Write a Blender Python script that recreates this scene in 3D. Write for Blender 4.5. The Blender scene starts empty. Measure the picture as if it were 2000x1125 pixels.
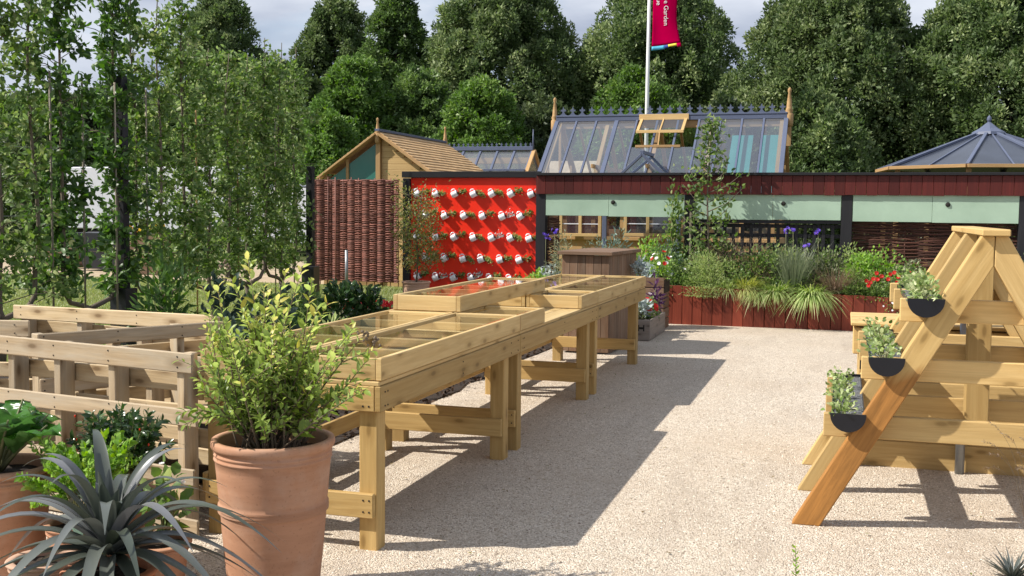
import bpy, math, random
import numpy as np
from mathutils import Vector, Matrix
rng = np.random.default_rng(7); random.seed(7)
SC = bpy.context.scene; COL = SC.collection
# ---------------------------------------------------------------- camera
H = 1.6; FPX = 2122.0; PIT = math.atan((562.5-412.0)/FPX); YAW = math.atan(648.0*math.cos(PIT)/FPX); ROLL = 0.0096
FW = Vector((-math.sin(YAW)*math.cos(PIT), math.cos(YAW)*math.cos(PIT), -math.sin(PIT)))
r0 = Vector((math.cos(YAW), math.sin(YAW), 0)); u0 = r0.cross(FW)
RT = r0*math.cos(ROLL)+u0*math.sin(ROLL); UP = u0*math.cos(ROLL)-r0*math.sin(ROLL)
cam = bpy.data.cameras.new('camera'); camo = bpy.data.objects.new('camera', cam); COL.objects.link(camo)
camo.matrix_world = Matrix(((RT.x,UP.x,-FW.x,0),(RT.y,UP.y,-FW.y,0),(RT.z,UP.z,-FW.z,H),(0,0,0,1)))
cam.sensor_width = 36; cam.lens = 36*FPX/2000; cam.clip_end = 2000; cam.clip_start = 0.05
SC.camera = camo
# ---------------------------------------------------------------- light
SUN = Vector((0.92, 0.44, -1.0)).normalized()          # the way the light travels
elev = math.asin(-SUN.z); azim = math.atan2(-SUN.x, -SUN.y)
w = bpy.data.worlds.new('World'); SC.world = w; w.use_nodes = True
wn = w.node_tree.nodes; wl = w.node_tree.links; wn.clear()
wo = wn.new('ShaderNodeOutputWorld'); bg = wn.new('ShaderNodeBackground'); sky = wn.new('ShaderNodeTexSky')
sky.sky_type = 'NISHITA'; sky.sun_disc = False; sky.sun_elevation = elev; sky.sun_rotation = azim
sky.air_density = 1.0; sky.dust_density = 1.5; sky.altitude = 100
bg.inputs['Strength'].default_value = 0.12
tc = wn.new('ShaderNodeTexCoord'); mp = wn.new('ShaderNodeMapping'); mp.inputs['Scale'].default_value = (1,1,3.4)
cn = wn.new('ShaderNodeTexNoise'); cn.inputs['Scale'].default_value = 3.1; cn.inputs['Detail'].default_value = 9; cn.inputs['Roughness'].default_value = .55
cr = wn.new('ShaderNodeValToRGB'); cr.color_ramp.elements[0].position = .28; cr.color_ramp.elements[1].position = .48
cn2 = wn.new('ShaderNodeTexNoise'); cn2.inputs['Scale'].default_value = 4.3; cn2.inputs['Detail'].default_value = 7
cr2 = wn.new('ShaderNodeValToRGB'); cr2.color_ramp.elements[0].position = .36; cr2.color_ramp.elements[1].position = .66
cr2.color_ramp.elements[0].color = (2.2,2.6,3.5,1); cr2.color_ramp.elements[1].color = (5.2,5.5,6.1,1)
mx = wn.new('ShaderNodeMix'); mx.data_type = 'RGBA'
wl.new(tc.outputs['Generated'], mp.inputs['Vector']); wl.new(mp.outputs[0], cn.inputs['Vector']); wl.new(mp.outputs[0], cn2.inputs['Vector'])
wl.new(cn.outputs[0], cr.inputs[0]); wl.new(cn2.outputs[0], cr2.inputs[0])
wl.new(cr.outputs[0], mx.inputs[0]); wl.new(sky.outputs[0], mx.inputs[6]); wl.new(cr2.outputs[0], mx.inputs[7])
wl.new(mx.outputs[2], bg.inputs['Color']); wl.new(bg.outputs[0], wo.inputs[0])
sl = bpy.data.lights.new('sun', 'SUN'); so = bpy.data.objects.new('sun', sl); COL.objects.link(so)
sl.energy = 5.0; sl.angle = math.radians(0.53); sl.color = (1, .945, .86)
so.rotation_euler = SUN.to_track_quat('-Z', 'Y').to_euler()
SC.view_settings.view_transform = 'Standard'; SC.view_settings.look = 'None'; SC.view_settings.exposure = 0.42; SC.view_settings.gamma = 1
SC.cycles.max_bounces = 8; SC.cycles.transparent_max_bounces = 16
# ---------------------------------------------------------------- placing: image ray -> world point on a plane
def at(px, py, X=None, Y=None, Z=None):
    d = FW*FPX+RT*(px-1000)+UP*(562.5-py)
    t = X/d.x if X is not None else (Y/d.y if Y is not None else (Z-H)/d.z)
    return Vector((0,0,H))+d*t
# ---------------------------------------------------------------- objects and tags
def tag(o, label=None, cat=None, group=None, kind=None):
    if label: o['label'] = label
    if cat: o['category'] = cat
    if group: o['group'] = group
    if kind: o['kind'] = kind
    return o
def empty(name, loc=(0,0,0), rz=0.0, label=None, cat=None, group=None):
    o = bpy.data.objects.new(name, None); COL.objects.link(o); o.location = loc; o.rotation_euler = (0,0,rz); o.empty_display_size = .1
    return tag(o, label, cat, group)
def copy_tree(o, parent=None):
    c = o.copy(); COL.objects.link(c); c.parent = parent
    for ch in o.children: copy_tree(ch, c)
    return c
def _topo():
    vs = []; idx = {}
    for sx in (-1,1):
        for sy in (-1,1):
            for sz in (-1,1):
                for a in range(3): idx[(sx,sy,sz,a)] = len(vs); vs.append(((sx,sy,sz),a))
    P = []
    for s,a in vs:
        v = [k*.8 for k in s]; v[a] = s[a]*1.0; P.append(Vector(v))
    F = []
    def add(f):
        c = sum((P[i] for i in f), Vector())/len(f); n = (P[f[1]]-P[f[0]]).cross(P[f[2]]-P[f[0]])
        F.append(tuple(f) if n.dot(c) > 0 else tuple(reversed(f)))
    def key(d, a): return idx[(d[0],d[1],d[2],a)]
    for a in range(3):
        b,c = [k for k in range(3) if k != a]
        for s in (-1,1):
            q = []
            for tb,tc_ in ((-1,-1),(1,-1),(1,1),(-1,1)):
                d = [0,0,0]; d[a]=s; d[b]=tb; d[c]=tc_; q.append(key(d,a))
            add(q)
        for sb in (-1,1):
            for sc in (-1,1):
                q = []
                for sa,ax in ((-1,b),(1,b),(1,c),(-1,c)):
                    d=[0,0,0]; d[a]=sa; d[b]=sb; d[c]=sc; q.append(key(d,ax))
                add(q)
    for sx in (-1,1):
        for sy in (-1,1):
            for sz in (-1,1): add([idx[(sx,sy,sz,a)] for a in range(3)])
    return vs, F
BV, BF = _topo()
class MB:
    def __init__(s): s.v=[]; s.f=[]; s.uv=[]; s.r=[]; s.m=[]; s.sm=[]
    def face(s, idx, uv=None, r=0.5, m=0, sm=False):
        s.f.append(tuple(idx)); s.uv.extend(uv if uv else [(0,0)]*len(idx)); s.r.append(r); s.m.append(m); s.sm.append(sm)
    def box(s, c, size, R=None, bev=.004, r=None, m=0):
        c = Vector(c); h = [x/2 for x in size]; bev = min(bev, min(h)*.6); L = max(range(3), key=lambda k: size[k])
        r = random.random() if r is None else r; ou, ov = random.random()*37, random.random()*37
        base = len(s.v); uvs = []
        for sg,a in BV:
            p = [sg[k]*(h[k]-bev) for k in range(3)]; p[a] = sg[a]*h[a]
            o = [k for k in range(3) if k != a]
            if a == L: uvs.append((p[o[0]]*.3+ou, p[o[1]]+ov))
            else:
                t = [k for k in o if k != L][0]; uvs.append((p[L]+ou, p[t]+ov+a*1.7+sg[a]*.9))
            q = Vector(p); s.v.append(c+(R@q if R else q))
        for f in BF: s.face([base+i for i in f], [uvs[i] for i in f], r, m)
        return s
    def span(s, x0,x1,y0,y1,z0,z1, bev=.004, r=None, m=0):
        return s.box(((x0+x1)/2,(y0+y1)/2,(z0+z1)/2), (abs(x1-x0),abs(y1-y0),abs(z1-z0)), None, bev, r, m)
    def beam(s, p0, p1, w, t, up=(0,0,1), bev=.004, r=None, m=0):
        p0=Vector(p0); p1=Vector(p1); X=(p1-p0); L=X.length; X.normalize(); Y=Vector(up).cross(X)
        if Y.length<1e-4: Y=Vector((0,1,0)).cross(X)
        Y.normalize(); Z=X.cross(Y); R=Matrix((X,Y,Z)).transposed()
        return s.box((p0+p1)/2, (L,w,t), R, bev, r, m)
    def tube(s, pts, rad, n=8, r=None, m=0, cap=True):
        pts=[Vector(p) for p in pts]; r = random.random() if r is None else r
        rad = rad if hasattr(rad,'__len__') else [rad]*len(pts); base=len(s.v); ref=None; l=0
        for i,p in enumerate(pts):
            d=(pts[min(i+1,len(pts)-1)]-pts[max(i-1,0)]).normalized()
            if ref is None: ref = Vector((1,0,0)) if abs(d.x)<.8 else Vector((0,1,0))
            a=(ref-d*ref.dot(d)).normalized(); ref=a; b=d.cross(a)
            for k in range(n):
                t=2*math.pi*k/n; s.v.append(p+(a*math.cos(t)+b*math.sin(t))*rad[i])
        for i in range(len(pts)-1):
            dl=(pts[i+1]-pts[i]).length
            for k in range(n):
                k2=(k+1)%n; u=k/n*.3; u2=(k+1)/n*.3
                s.face([base+i*n+k,base+i*n+k2,base+(i+1)*n+k2,base+(i+1)*n+k],[(l,u),(l,u2),(l+dl,u2),(l+dl,u)],r,m,True)
            l+=dl
        if cap and n>2:
            s.face([base+k for k in reversed(range(n))],None,r,m); e=base+(len(pts)-1)*n; s.face([e+k for k in range(n)],None,r,m)
        return s
    def lathe(s, prof, c=(0,0,0), n=48, r=.5, m=0, R=None, close=False, sm=True, wob=0):
        base=len(s.v); c=Vector(c); l=0; N=len(prof)
        for i,(rr,z) in enumerate(prof):
            for k in range(n):
                t=2*math.pi*k/n; rw=rr*(1+wob*math.sin(2*t+z*9)); q=Vector((rw*math.cos(t),rw*math.sin(t),z)); s.v.append(c+(R@q if R else q))
        for i in range(N-1):
            dl=math.hypot(prof[i+1][0]-prof[i][0],prof[i+1][1]-prof[i][1])
            for k in range(n):
                k2=(k+1)%n; U=[(k/n*2,l),((k+1)/n*2,l),((k+1)/n*2,l+dl),(k/n*2,l+dl)]
                s.face([base+i*n+k,base+i*n+k2,base+(i+1)*n+k2,base+(i+1)*n+k],U,r,m,sm)
            l+=dl
        return s
    def poly(s, pts, r=.5, m=0, uv=None):
        base=len(s.v); s.v.extend(Vector(p) for p in pts); s.face(range(base,base+len(pts)),uv or [(p[0],p[1]+p[2]) for p in pts],r,m); return s
    def prism(s, pts, d, r=.5, m=0):
        d=Vector(d); n=len(pts); base=len(s.v); P=[Vector(p) for p in pts]
        s.v.extend(P); s.v.extend(p+d for p in P)
        nn=sum(((P[i]-P[0]).cross(P[(i+1)%n]-P[0]) for i in range(1,n)),Vector())
        flip = nn.dot(d)>0
        a=list(range(base,base+n)); b=list(range(base+n,base+2*n))
        s.face(a[::-1] if flip else a,[(s.v[i].x,s.v[i].z) for i in (a[::-1] if flip else a)],r,m); s.face(b if flip else b[::-1],[(s.v[i].x,s.v[i].z) for i in (b if flip else b[::-1])],r,m)
        for i in range(n):
            j=(i+1)%n; q=[a[i],a[j],b[j],b[i]]; q = q if flip else q[::-1]
            s.face(q,[(s.v[k].length,s.v[k].z) for k in q],r,m)
        return s
    def build(s, name, mats, parent=None, loc=None):
        me=bpy.data.meshes.new(name); me.from_pydata([tuple(v) for v in s.v],[],s.f)
        uv=me.uv_layers.new(name='UVMap'); uv.data.foreach_set('uv',np.array(s.uv,dtype=np.float32).ravel())
        at_=me.attributes.new('rnd','FLOAT','FACE'); at_.data.foreach_set('value',np.array(s.r,dtype=np.float32))
        me.polygons.foreach_set('material_index',np.array(s.m,dtype=np.int32)); me.polygons.foreach_set('use_smooth',np.array(s.sm,dtype=bool))
        for m in (mats if isinstance(mats,(list,tuple)) else [mats]): me.materials.append(m)
        me.update()
        o=bpy.data.objects.new(name,me); COL.objects.link(o); o.parent=parent
        if loc is not None: o.location=loc
        return o
# ---------------------------------------------------------------- numpy leaf and blade meshes
def np_mesh(name, V, F, rnd, mat, parent=None, smooth=False):
    me=bpy.data.meshes.new(name); nv=len(V); nf,k=F.shape
    me.vertices.add(nv); me.vertices.foreach_set('co',np.ascontiguousarray(V,dtype=np.float32).ravel())
    me.loops.add(nf*k); me.loops.foreach_set('vertex_index',np.ascontiguousarray(F,dtype=np.int32).ravel())
    me.polygons.add(nf); me.polygons.foreach_set('loop_start',np.arange(0,nf*k,k,dtype=np.int32))
    try: me.polygons.foreach_set('loop_total',np.full(nf,k,dtype=np.int32))
    except Exception: pass
    at_=me.attributes.new('rnd','FLOAT','FACE'); at_.data.foreach_set('value',np.ascontiguousarray(rnd,dtype=np.float32))
    if smooth: me.polygons.foreach_set('use_smooth',np.ones(nf,dtype=bool))
    me.materials.append(mat); me.update(calc_edges=True)
    o=bpy.data.objects.new(name,me); COL.objects.link(o); o.parent=parent; return o
def unit(a): return a/np.maximum(np.linalg.norm(a,axis=-1,keepdims=True),1e-9)
def rvec(n): return unit(rng.normal(size=(n,3)))
def leaves(name, P, D, L, W, mat, parent=None, N=None, quad=False, droop=.25, rnd=None, fold=.25, wide=.45):
    P=np.asarray(P,float); D=unit(np.asarray(D,float)); n=len(P); L=np.broadcast_to(L,(n,)).reshape(n,1); W=np.broadcast_to(W,(n,)).reshape(n,1)
    if N is None: N=rvec(n)
    S=unit(np.cross(D,N)); Nn=np.cross(S,D); rnd=rng.random(n) if rnd is None else rnd
    if quad:
        V=np.stack([P,P+D*L*wide+S*W*.5+Nn*W*fold*.5,P+D*L-Nn*L*droop*.5,P+D*L*wide-S*W*.5+Nn*W*fold*.5],1)
        F=np.arange(n*4).reshape(n,4); return np_mesh(name,V.reshape(-1,3),F,rnd,mat,parent)
    f=fold
    pts=[P, P+D*L*.28+S*W*.42+Nn*W*f*.4, P+D*L*.28+Nn*L*.02, P+D*L*.28-S*W*.42+Nn*W*f*.4,
         P+D*L*.66+S*W*.40+Nn*(W*f*.4-L*droop*.3), P+D*L*.66-Nn*L*droop*.3, P+D*L*.66-S*W*.40+Nn*(W*f*.4-L*droop*.3), P+D*L-Nn*L*droop]
    V=np.stack(pts,1); b=np.arange(n)[:,None]*8
    q=np.array([[0,1,2,2],[0,2,3,3]]); F4=np.concatenate([b+np.array([1,4,5,2]),b+np.array([2,5,6,3])]).reshape(-1,4)
    T=np.concatenate([b+np.array([0,1,2]),b+np.array([0,2,3]),b+np.array([4,7,5]),b+np.array([5,7,6])]).reshape(-1,3)
    # all triangles so one array holds them
    Q=np.concatenate([F4[:,[0,1,2]],F4[:,[0,2,3]]]); F=np.concatenate([T,Q])
    return np_mesh(name,V.reshape(-1,3),F,rnd[F[:,0]//8],mat,parent,True)
def blades(name, P, D, L, W, mat, parent=None, droop=.6, seg=5, rnd=None, fold=0.0, power=1.8, tipw=.05):
    """curving grass blades or strap leaves: n blades starting at P towards D, bending down"""
    P=np.asarray(P,float); D=unit(np.asarray(D,float)); n=len(P); L=np.broadcast_to(L,(n,)); W=np.broadcast_to(W,(n,)); droop=np.broadcast_to(droop,(n,))
    S=np.cross(D,np.array([0,0,1.0])); S=unit(S+1e-4); rnd=rng.random(n) if rnd is None else rnd
    t=np.linspace(0,1,seg+1); rows=[]
    for tt in t:
        c=P+D*(L*tt)[:,None]; c[:,2]-=L*droop*tt**power
        Hh=D.copy(); Hh[:,2]=0; c=c+Hh*(L*droop*.25*tt**power)[:,None]
        wd=W*(1-(tt)**2.2)*(.75+.25*min(1,tt*4))+W*tipw
        nn=np.cross(S,D)
        if fold: rows+= [c+S*(wd*.5)[:,None]+nn*(wd*fold)[:,None], c, c-S*(wd*.5)[:,None]+nn*(wd*fold)[:,None]]
        else: rows+= [c+S*(wd*.5)[:,None], c-S*(wd*.5)[:,None]]
    k=3 if fold else 2
    V=np.stack(rows,1); m=(seg+1)*k; b=np.arange(n)[:,None]*m; F=[]
    for i in range(seg):
        for j in range(k-1): F.append(b+np.array([i*k+j,i*k+j+1,(i+1)*k+j+1,(i+1)*k+j]))
    F=np.concatenate(F).reshape(-1,4)
    return np_mesh(name,V.reshape(-1,3),F,rnd[F[:,0]//m],mat,parent,True)
# ---------------------------------------------------------------- materials
class NT:
    def __init__(s, name):
        s.m=bpy.data.materials.new(name); s.m.use_nodes=True; s.t=s.m.node_tree; s.t.nodes.clear()
        s.out=s.t.nodes.new('ShaderNodeOutputMaterial')
    def n(s, ty, ins=None, **kw):
        nd=s.t.nodes.new('ShaderNode'+ty)
        for k,v in kw.items(): setattr(nd,k,v)
        for k,v in (ins or {}).items():
            if isinstance(v, bpy.types.NodeSocket): s.t.links.new(v, nd.inputs[k])
            else: nd.inputs[k].default_value=v
        return nd
    def mix(s, fac, a, b, mode='MIX'):
        nd=s.t.nodes.new('ShaderNodeMix'); nd.data_type='RGBA'; nd.blend_type=mode
        for i,v in ((0,fac),(6,a),(7,b)):
            if isinstance(v, bpy.types.NodeSocket): s.t.links.new(v, nd.inputs[i])
            else: nd.inputs[i].default_value = v if i==0 else (tuple(v)+(1,) if len(v)==3 else v)
        return nd.outputs[2]
    def math(s, op, a, b=0.0, clamp=False):
        nd=s.t.nodes.new('ShaderNodeMath'); nd.operation=op; nd.use_clamp=clamp
        for i,v in ((0,a),(1,b)):
            if isinstance(v, bpy.types.NodeSocket): s.t.links.new(v, nd.inputs[i])
            else: nd.inputs[i].default_value=v
        return nd.outputs[0]
    def ramp(s, fac, stops):
        nd=s.t.nodes.new('ShaderNodeValToRGB'); e=nd.color_ramp.elements
        while len(e)<len(stops): e.new(.5)
        for k,(p,c) in enumerate(stops): e[k].position=p; e[k].color = (c,c,c,1) if not hasattr(c,'__len__') else tuple(c)+(1,)
        s.t.links.new(fac, nd.inputs[0]); return nd.outputs[0]
    def done(s, sh): s.t.links.new(sh, s.out.inputs[0]); return s.m
def sc(c,k): return tuple(min(1,x*k) for x in c)
def mat_wood(name, base, dark, grain=1.0, rough=.65, knots=True, grey=None, stain=None, var=.25, spots=0):
    t=NT(name); uv=t.n('UVMap'); att=t.n('Attribute',attribute_name='rnd')
    mp=t.n('Mapping',{'Vector':uv.outputs[0],'Scale':(1.6,26,1)})
    nz=t.n('TexNoise',{'Vector':mp.outputs[0],'Scale':1.5,'Detail':6,'Roughness':.62,'Distortion':.6})
    mp2=t.n('Mapping',{'Vector':uv.outputs[0],'Scale':(.8,5,1)})
    nz2=t.n('TexNoise',{'Vector':mp2.outputs[0],'Scale':1.2,'Detail':3})
    f=t.ramp(nz.outputs[0],[(.32,0),(.7,1)])
    c=t.mix(t.math('MULTIPLY',f,.55*grain),base,dark)
    c=t.mix(t.ramp(nz2.outputs[0],[(.35,0),(.75,.45)]),c,sc(dark,1.15))
    m5=t.n('Mapping',{'Vector':uv.outputs[0],'Scale':(.55,13,1)}); n5=t.n('TexNoise',{'Vector':m5.outputs[0],'Scale':1.6,'Detail':4,'Distortion':1.2})
    c=t.mix(t.ramp(n5.outputs[0],[(.45,0),(.58,.34*grain),(.64,.05)]),c,sc(dark,.85))
    if grey:
        n3=t.n('TexNoise',{'Vector':mp2.outputs[0],'Scale':2.3,'Detail':5,'Roughness':.7}); c=t.mix(t.ramp(n3.outputs[0],[(.38,0),(.66,.9)]),c,grey)
    if knots:
        mk=t.n('Mapping',{'Vector':uv.outputs[0],'Scale':(2.6,7.0,1)}); vo=t.n('TexVoronoi',{'Vector':mk.outputs[0],'Scale':1.0,'Randomness':1.0},voronoi_dimensions='2D')
        c=t.mix(t.ramp(vo.outputs['Distance'],[(.05,.8),(.11,0)]),c,sc(dark,.42))
        c=t.mix(t.ramp(vo.outputs['Distance'],[(.11,.45),(.26,0)]),c,sc(dark,.85))
    if stain:
        tcn=t.n('TexCoord'); sp=t.n('SeparateXYZ',{0:tcn.outputs['Object']}); n4=t.n('TexNoise',{'Vector':mp.outputs[0],'Scale':.6,'Detail':4})
        z=t.math('ADD',sp.outputs[2],t.math('MULTIPLY',t.math('SUBTRACT',n4.outputs[0],.5),.30)); c=t.mix(t.ramp(z,[(.76,.93),(.84,0)]),c,t.mix(f,stain,sc(stain,.45)))
    v=t.math('ADD',t.math('MULTIPLY',att.outputs['Fac'],var*2),1-var)
    hs=t.n('HueSaturation',{'Color':c,'Value':v}); b=t.n('Bump',{'Strength':.35,'Distance':.004,'Height':nz.outputs[0]})
    p=t.n('BsdfPrincipled',{'Base Color':hs.outputs[0],'Roughness':rough,'Normal':b.outputs[0],'Specular IOR Level':.3})
    return t.done(p.outputs[0])
def mat_leaf(name, c1, c2, trans=.3, rough=.42, spec=.4, c3=None, back=1.35):
    t=NT(name); att=t.n('Attribute',attribute_name='rnd'); oi=t.n('ObjectInfo')
    st=[(0,c1),(.8,c2)]+([(1,c3)] if c3 else [])
    c=t.ramp(att.outputs['Fac'],st)
    v=t.math('ADD',t.math('MULTIPLY',oi.outputs['Random'],.2),.9)
    c=t.n('HueSaturation',{'Color':c,'Value':v}).outputs[0]
    geo=t.n('NewGeometry'); c=t.mix(geo.outputs['Backfacing'],c,t.n('HueSaturation',{'Color':c,'Value':back,'Saturation':.8}).outputs[0])
    p=t.n('BsdfPrincipled',{'Base Color':c,'Roughness':rough,'Specular IOR Level':spec})
    tl=t.n('BsdfTranslucent',{'Color':t.n('HueSaturation',{'Color':c,'Value':1.5,'Saturation':1.15}).outputs[0]})
    m=t.n('MixShader',{0:trans,1:p.outputs[0],2:tl.outputs[0]}); return t.done(m.outputs[0])
def mat_plain(name, col, rough=.6, var=.12, scale=8, metal=0, bump=0.0, spec=.4, col2=None, detail=4, coat=0):
    t=NT(name); tcn=t.n('TexCoord'); nz=t.n('TexNoise',{'Vector':tcn.outputs['Object'],'Scale':scale,'Detail':detail,'Roughness':.6}); att=t.n('Attribute',attribute_name='rnd')
    f=t.ramp(nz.outputs[0],[(.3,0),(.72,1)]); c=t.mix(f,sc(col,1+var),col2 or sc(col,1-var*1.5))
    p=t.n('BsdfPrincipled',{'Base Color':c,'Roughness':rough,'Metallic':metal,'Specular IOR Level':spec,'Coat Weight':coat})
    if bump: b=t.n('Bump',{'Strength':bump,'Distance':.01,'Height':nz.outputs[0]}); t.t.links.new(b.outputs[0],p.inputs['Normal'])
    return t.done(p.outputs[0])
def mat_glass(name, tint=(.9,.95,.95), refl=1.0, haze=0.0, hcol=(.6,.6,.65)):
    t=NT(name); fr=t.n('Fresnel',{'IOR':1.5}); tr=t.n('BsdfTransparent',{'Color':tint+(1,)}); gl=t.n('BsdfGlossy',{'Color':(1,1,1,1),'Roughness':.03})
    geo=t.n('NewGeometry'); fa=t.math('MULTIPLY',t.math('MULTIPLY',fr.outputs[0],refl,True),t.math('SUBTRACT',1.0,geo.outputs['Backfacing']))
    m=t.n('MixShader',{0:fa,1:tr.outputs[0],2:gl.outputs[0]})
    if haze:
        d=t.n('BsdfDiffuse',{'Color':hcol+(1,)}); m=t.n('MixShader',{0:haze,1:m.outputs[0],2:d.outputs[0]})
    return t.done(m.outputs[0])
M={}
M['pine']=mat_wood('pine',(.60,.45,.22),(.42,.27,.10),var=.2)
M['pine2']=mat_wood('treated_pine',(.50,.35,.145),(.34,.205,.065),var=.22)
M['aframe']=mat_wood('a_frame_pine',(.66,.475,.215),(.46,.29,.10),var=.2)
M['aframe_stain']=mat_wood('a_frame_stained',(.62,.435,.185),(.45,.28,.09),var=.1,stain=(.46,.20,.045))
M['pallet']=mat_wood('pallet_wood',(.72,.56,.33),(.27,.165,.075),grey=(.56,.45,.295),var=.24)
M['pallet_b']=mat_wood('pallet_wood_grey',(.58,.46,.30),(.22,.14,.07),grey=(.42,.36,.27),var=.3)
M['pallet_dark']=mat_wood('pallet_dark',(.22,.15,.10),(.11,.07,.045),grey=(.2,.16,.13),var=.3)
M['red_wood']=mat_wood('red_stained_wood',(.225,.046,.024),(.11,.02,.011),knots=False,var=.30,rough=.5)
M['burgundy']=mat_wood('burgundy_wood',(.105,.017,.013),(.05,.008,.007),knots=False,var=.28,rough=.5)
M['black_wood']=mat_wood('black_wood',(.022,.022,.026),(.012,.012,.014),knots=False,var=.2,rough=.5)
M['brown_wood']=mat_wood('brown_wood',(.20,.115,.066),(.10,.052,.03),knots=False,var=.2,grey=(.21,.145,.10))
M['grey_wood']=mat_wood('grey_crate_wood',(.33,.28,.24),(.2,.16,.13),var=.2)
M['cedar']=mat_wood('cedar',(.50,.32,.15),(.33,.19,.075),knots=False,var=.2)
M['cedar_light']=mat_wood('cedar_light',(.62,.43,.20),(.48,.31,.12),knots=False,var=.15)
M['shingle']=mat_wood('shingle',(.68,.46,.23),(.42,.25,.11),knots=False,var=.15)
M['stake']=mat_wood('stake_wood',(.30,.26,.20),(.2,.17,.13),knots=False)
M['bamboo']=mat_wood('bamboo',(.42,.27,.12),(.3,.18,.08),knots=False)
M['bark']=mat_wood('bark',(.20,.165,.125),(.09,.07,.05),knots=False,var=.2,rough=.85)
M['bark_dark']=mat_plain('bark_dark',(.06,.045,.035),.9,.3,12,bump=.4)
M['willow']=mat_wood('willow',(.27,.11,.08),(.12,.042,.032),knots=False,var=.55,rough=.55)
M['willow_brown']=mat_wood('willow_brown',(.13,.055,.038),(.05,.022,.016),knots=False,var=.5,rough=.6)
M['red_paint']=mat_plain('red_paint',(.86,.030,.012),.32,.05,3,spec=.5)
M['green_paint']=mat_plain('green_paint',(.36,.49,.38),.55,.06,2.5,col2=(.30,.42,.32),detail=8)
M['mug']=mat_plain('mug_enamel',(.80,.80,.83),.18,.02,4,spec=.6,coat=.3)
M['mug_rim']=mat_plain('mug_rim_blue',(.05,.07,.2),.3,.05,4)
M['slate']=mat_plain('slate_blue_paint',(.105,.125,.19),.42,.05,3)
M['black_plastic']=mat_plain('black_plastic',(.018,.019,.024),.32,.1,20,spec=.5)
M['navy']=mat_plain('navy_enamel',(.008,.009,.014),.3,.1,9)
M['soil']=mat_plain('soil',(.035,.024,.017),.95,.5,60,bump=1.0,col2=(.012,.008,.006))
M['perlite']=mat_plain('perlite_mix',(.20,.21,.22),.9,.2,140,bump=1.0,col2=(.035,.035,.04),detail=2)
M['white']=mat_plain('white_paint',(.60,.61,.65),.4,.03,1.5)
M['white_pole']=mat_plain('white_pole',(.8,.8,.8),.35,.03,3)
M['grey_metal']=mat_plain('grey_metal',(.30,.31,.32),.4,.1,12,metal=.6)
M['grey_paint']=mat_plain('grey_roof_sheet',(.34,.36,.42),.5,.05,2)
M['tyre']=mat_plain('tyre',(.02,.02,.02),.85,.1,9)
M['dark']=mat_plain('dark_interior',(.02,.018,.016),.9,.1,5)
M['orange']=mat_plain('orange_paint',(.75,.28,.02),.5,.05,5)
M['yellow']=mat_plain('yellow_paint',(.8,.5,.02),.5,.05,5)
M['teal']=mat_plain('teal_board',(.045,.26,.235),.5,.10,1.2)
M['teal_glass']=mat_plain('green_sheeting',(.018,.11,.085),.25,.4,2.5,spec=.6,col2=(.05,.16,.12))
M['mesh_flag']=mat_plain('magenta_cloth',(.40,.0,.05),1.0,.05,2,spec=0)
M['cyan']=mat_plain('cyan_cloth',(.08,.42,.62),.7,.05,2)
M['blue_cl']=mat_plain('blue_cloth',(.02,.05,.28),.7,.05,2)
M['yel_cl']=mat_plain('yellow_cloth',(.75,.62,.06),.7,.05,2)
M['letters']=mat_plain('white_print',(.78,.7,.74),.6,.02,2)
M['glass']=mat_glass('clear_glass',(.93,.96,.95),1.0)
M['gh_glass']=mat_glass('greenhouse_glass',(.80,.86,.90),2.6,.15,(.40,.43,.50))  # pale blue reflections partly put in as a bluish diffuse haze
M['win_glass']=mat_glass('window_glass',(.35,.38,.45),2.2,.05)
M['oct_glass']=mat_plain('tinted_roof_panel',(.040,.048,.068),.25,.2,1.3,spec=.6)
M['stone']=mat_plain('stone',(.36,.33,.30),.9,.25,6,bump=.3)
def mat_terracotta(name, c, c2, sc_=1):
    t=NT(name); tcn=t.n('TexCoord'); m1=t.n('Mapping',{'Vector':tcn.outputs['Object'],'Scale':(2,2,14)})
    a=t.n('TexNoise',{'Vector':m1.outputs[0],'Scale':2.2,'Detail':6,'Roughness':.6}); b=t.n('TexNoise',{'Vector':tcn.outputs['Object'],'Scale':5,'Detail':5,'Roughness':.65}); d=t.n('TexNoise',{'Vector':tcn.outputs['Object'],'Scale':90,'Detail':2})
    col=t.mix(t.ramp(a.outputs[0],[(.35,0),(.7,.7)]),c,c2); col=t.mix(t.ramp(b.outputs[0],[(.48,0),(.75,.55)]),col,(.52,.36,.27))
    col=t.mix(t.ramp(d.outputs[0],[(.62,0),(.7,.35)]),col,sc(c,.5))
    bp=t.n('Bump',{'Strength':.25,'Distance':.004,'Height':a.outputs[0]})
    p=t.n('BsdfPrincipled',{'Base Color':col,'Roughness':.8,'Normal':bp.outputs[0],'Specular IOR Level':.25}); return t.done(p.outputs[0])
M['terra']=mat_terracotta('terracotta',(.47,.25,.15),(.36,.18,.105))
M['terra_pale']=mat_terracotta('terracotta_pale',(.52,.34,.24),(.42,.25,.17))
M['terra_red']=mat_terracotta('terracotta_orange',(.50,.19,.09),(.38,.13,.06))
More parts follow.
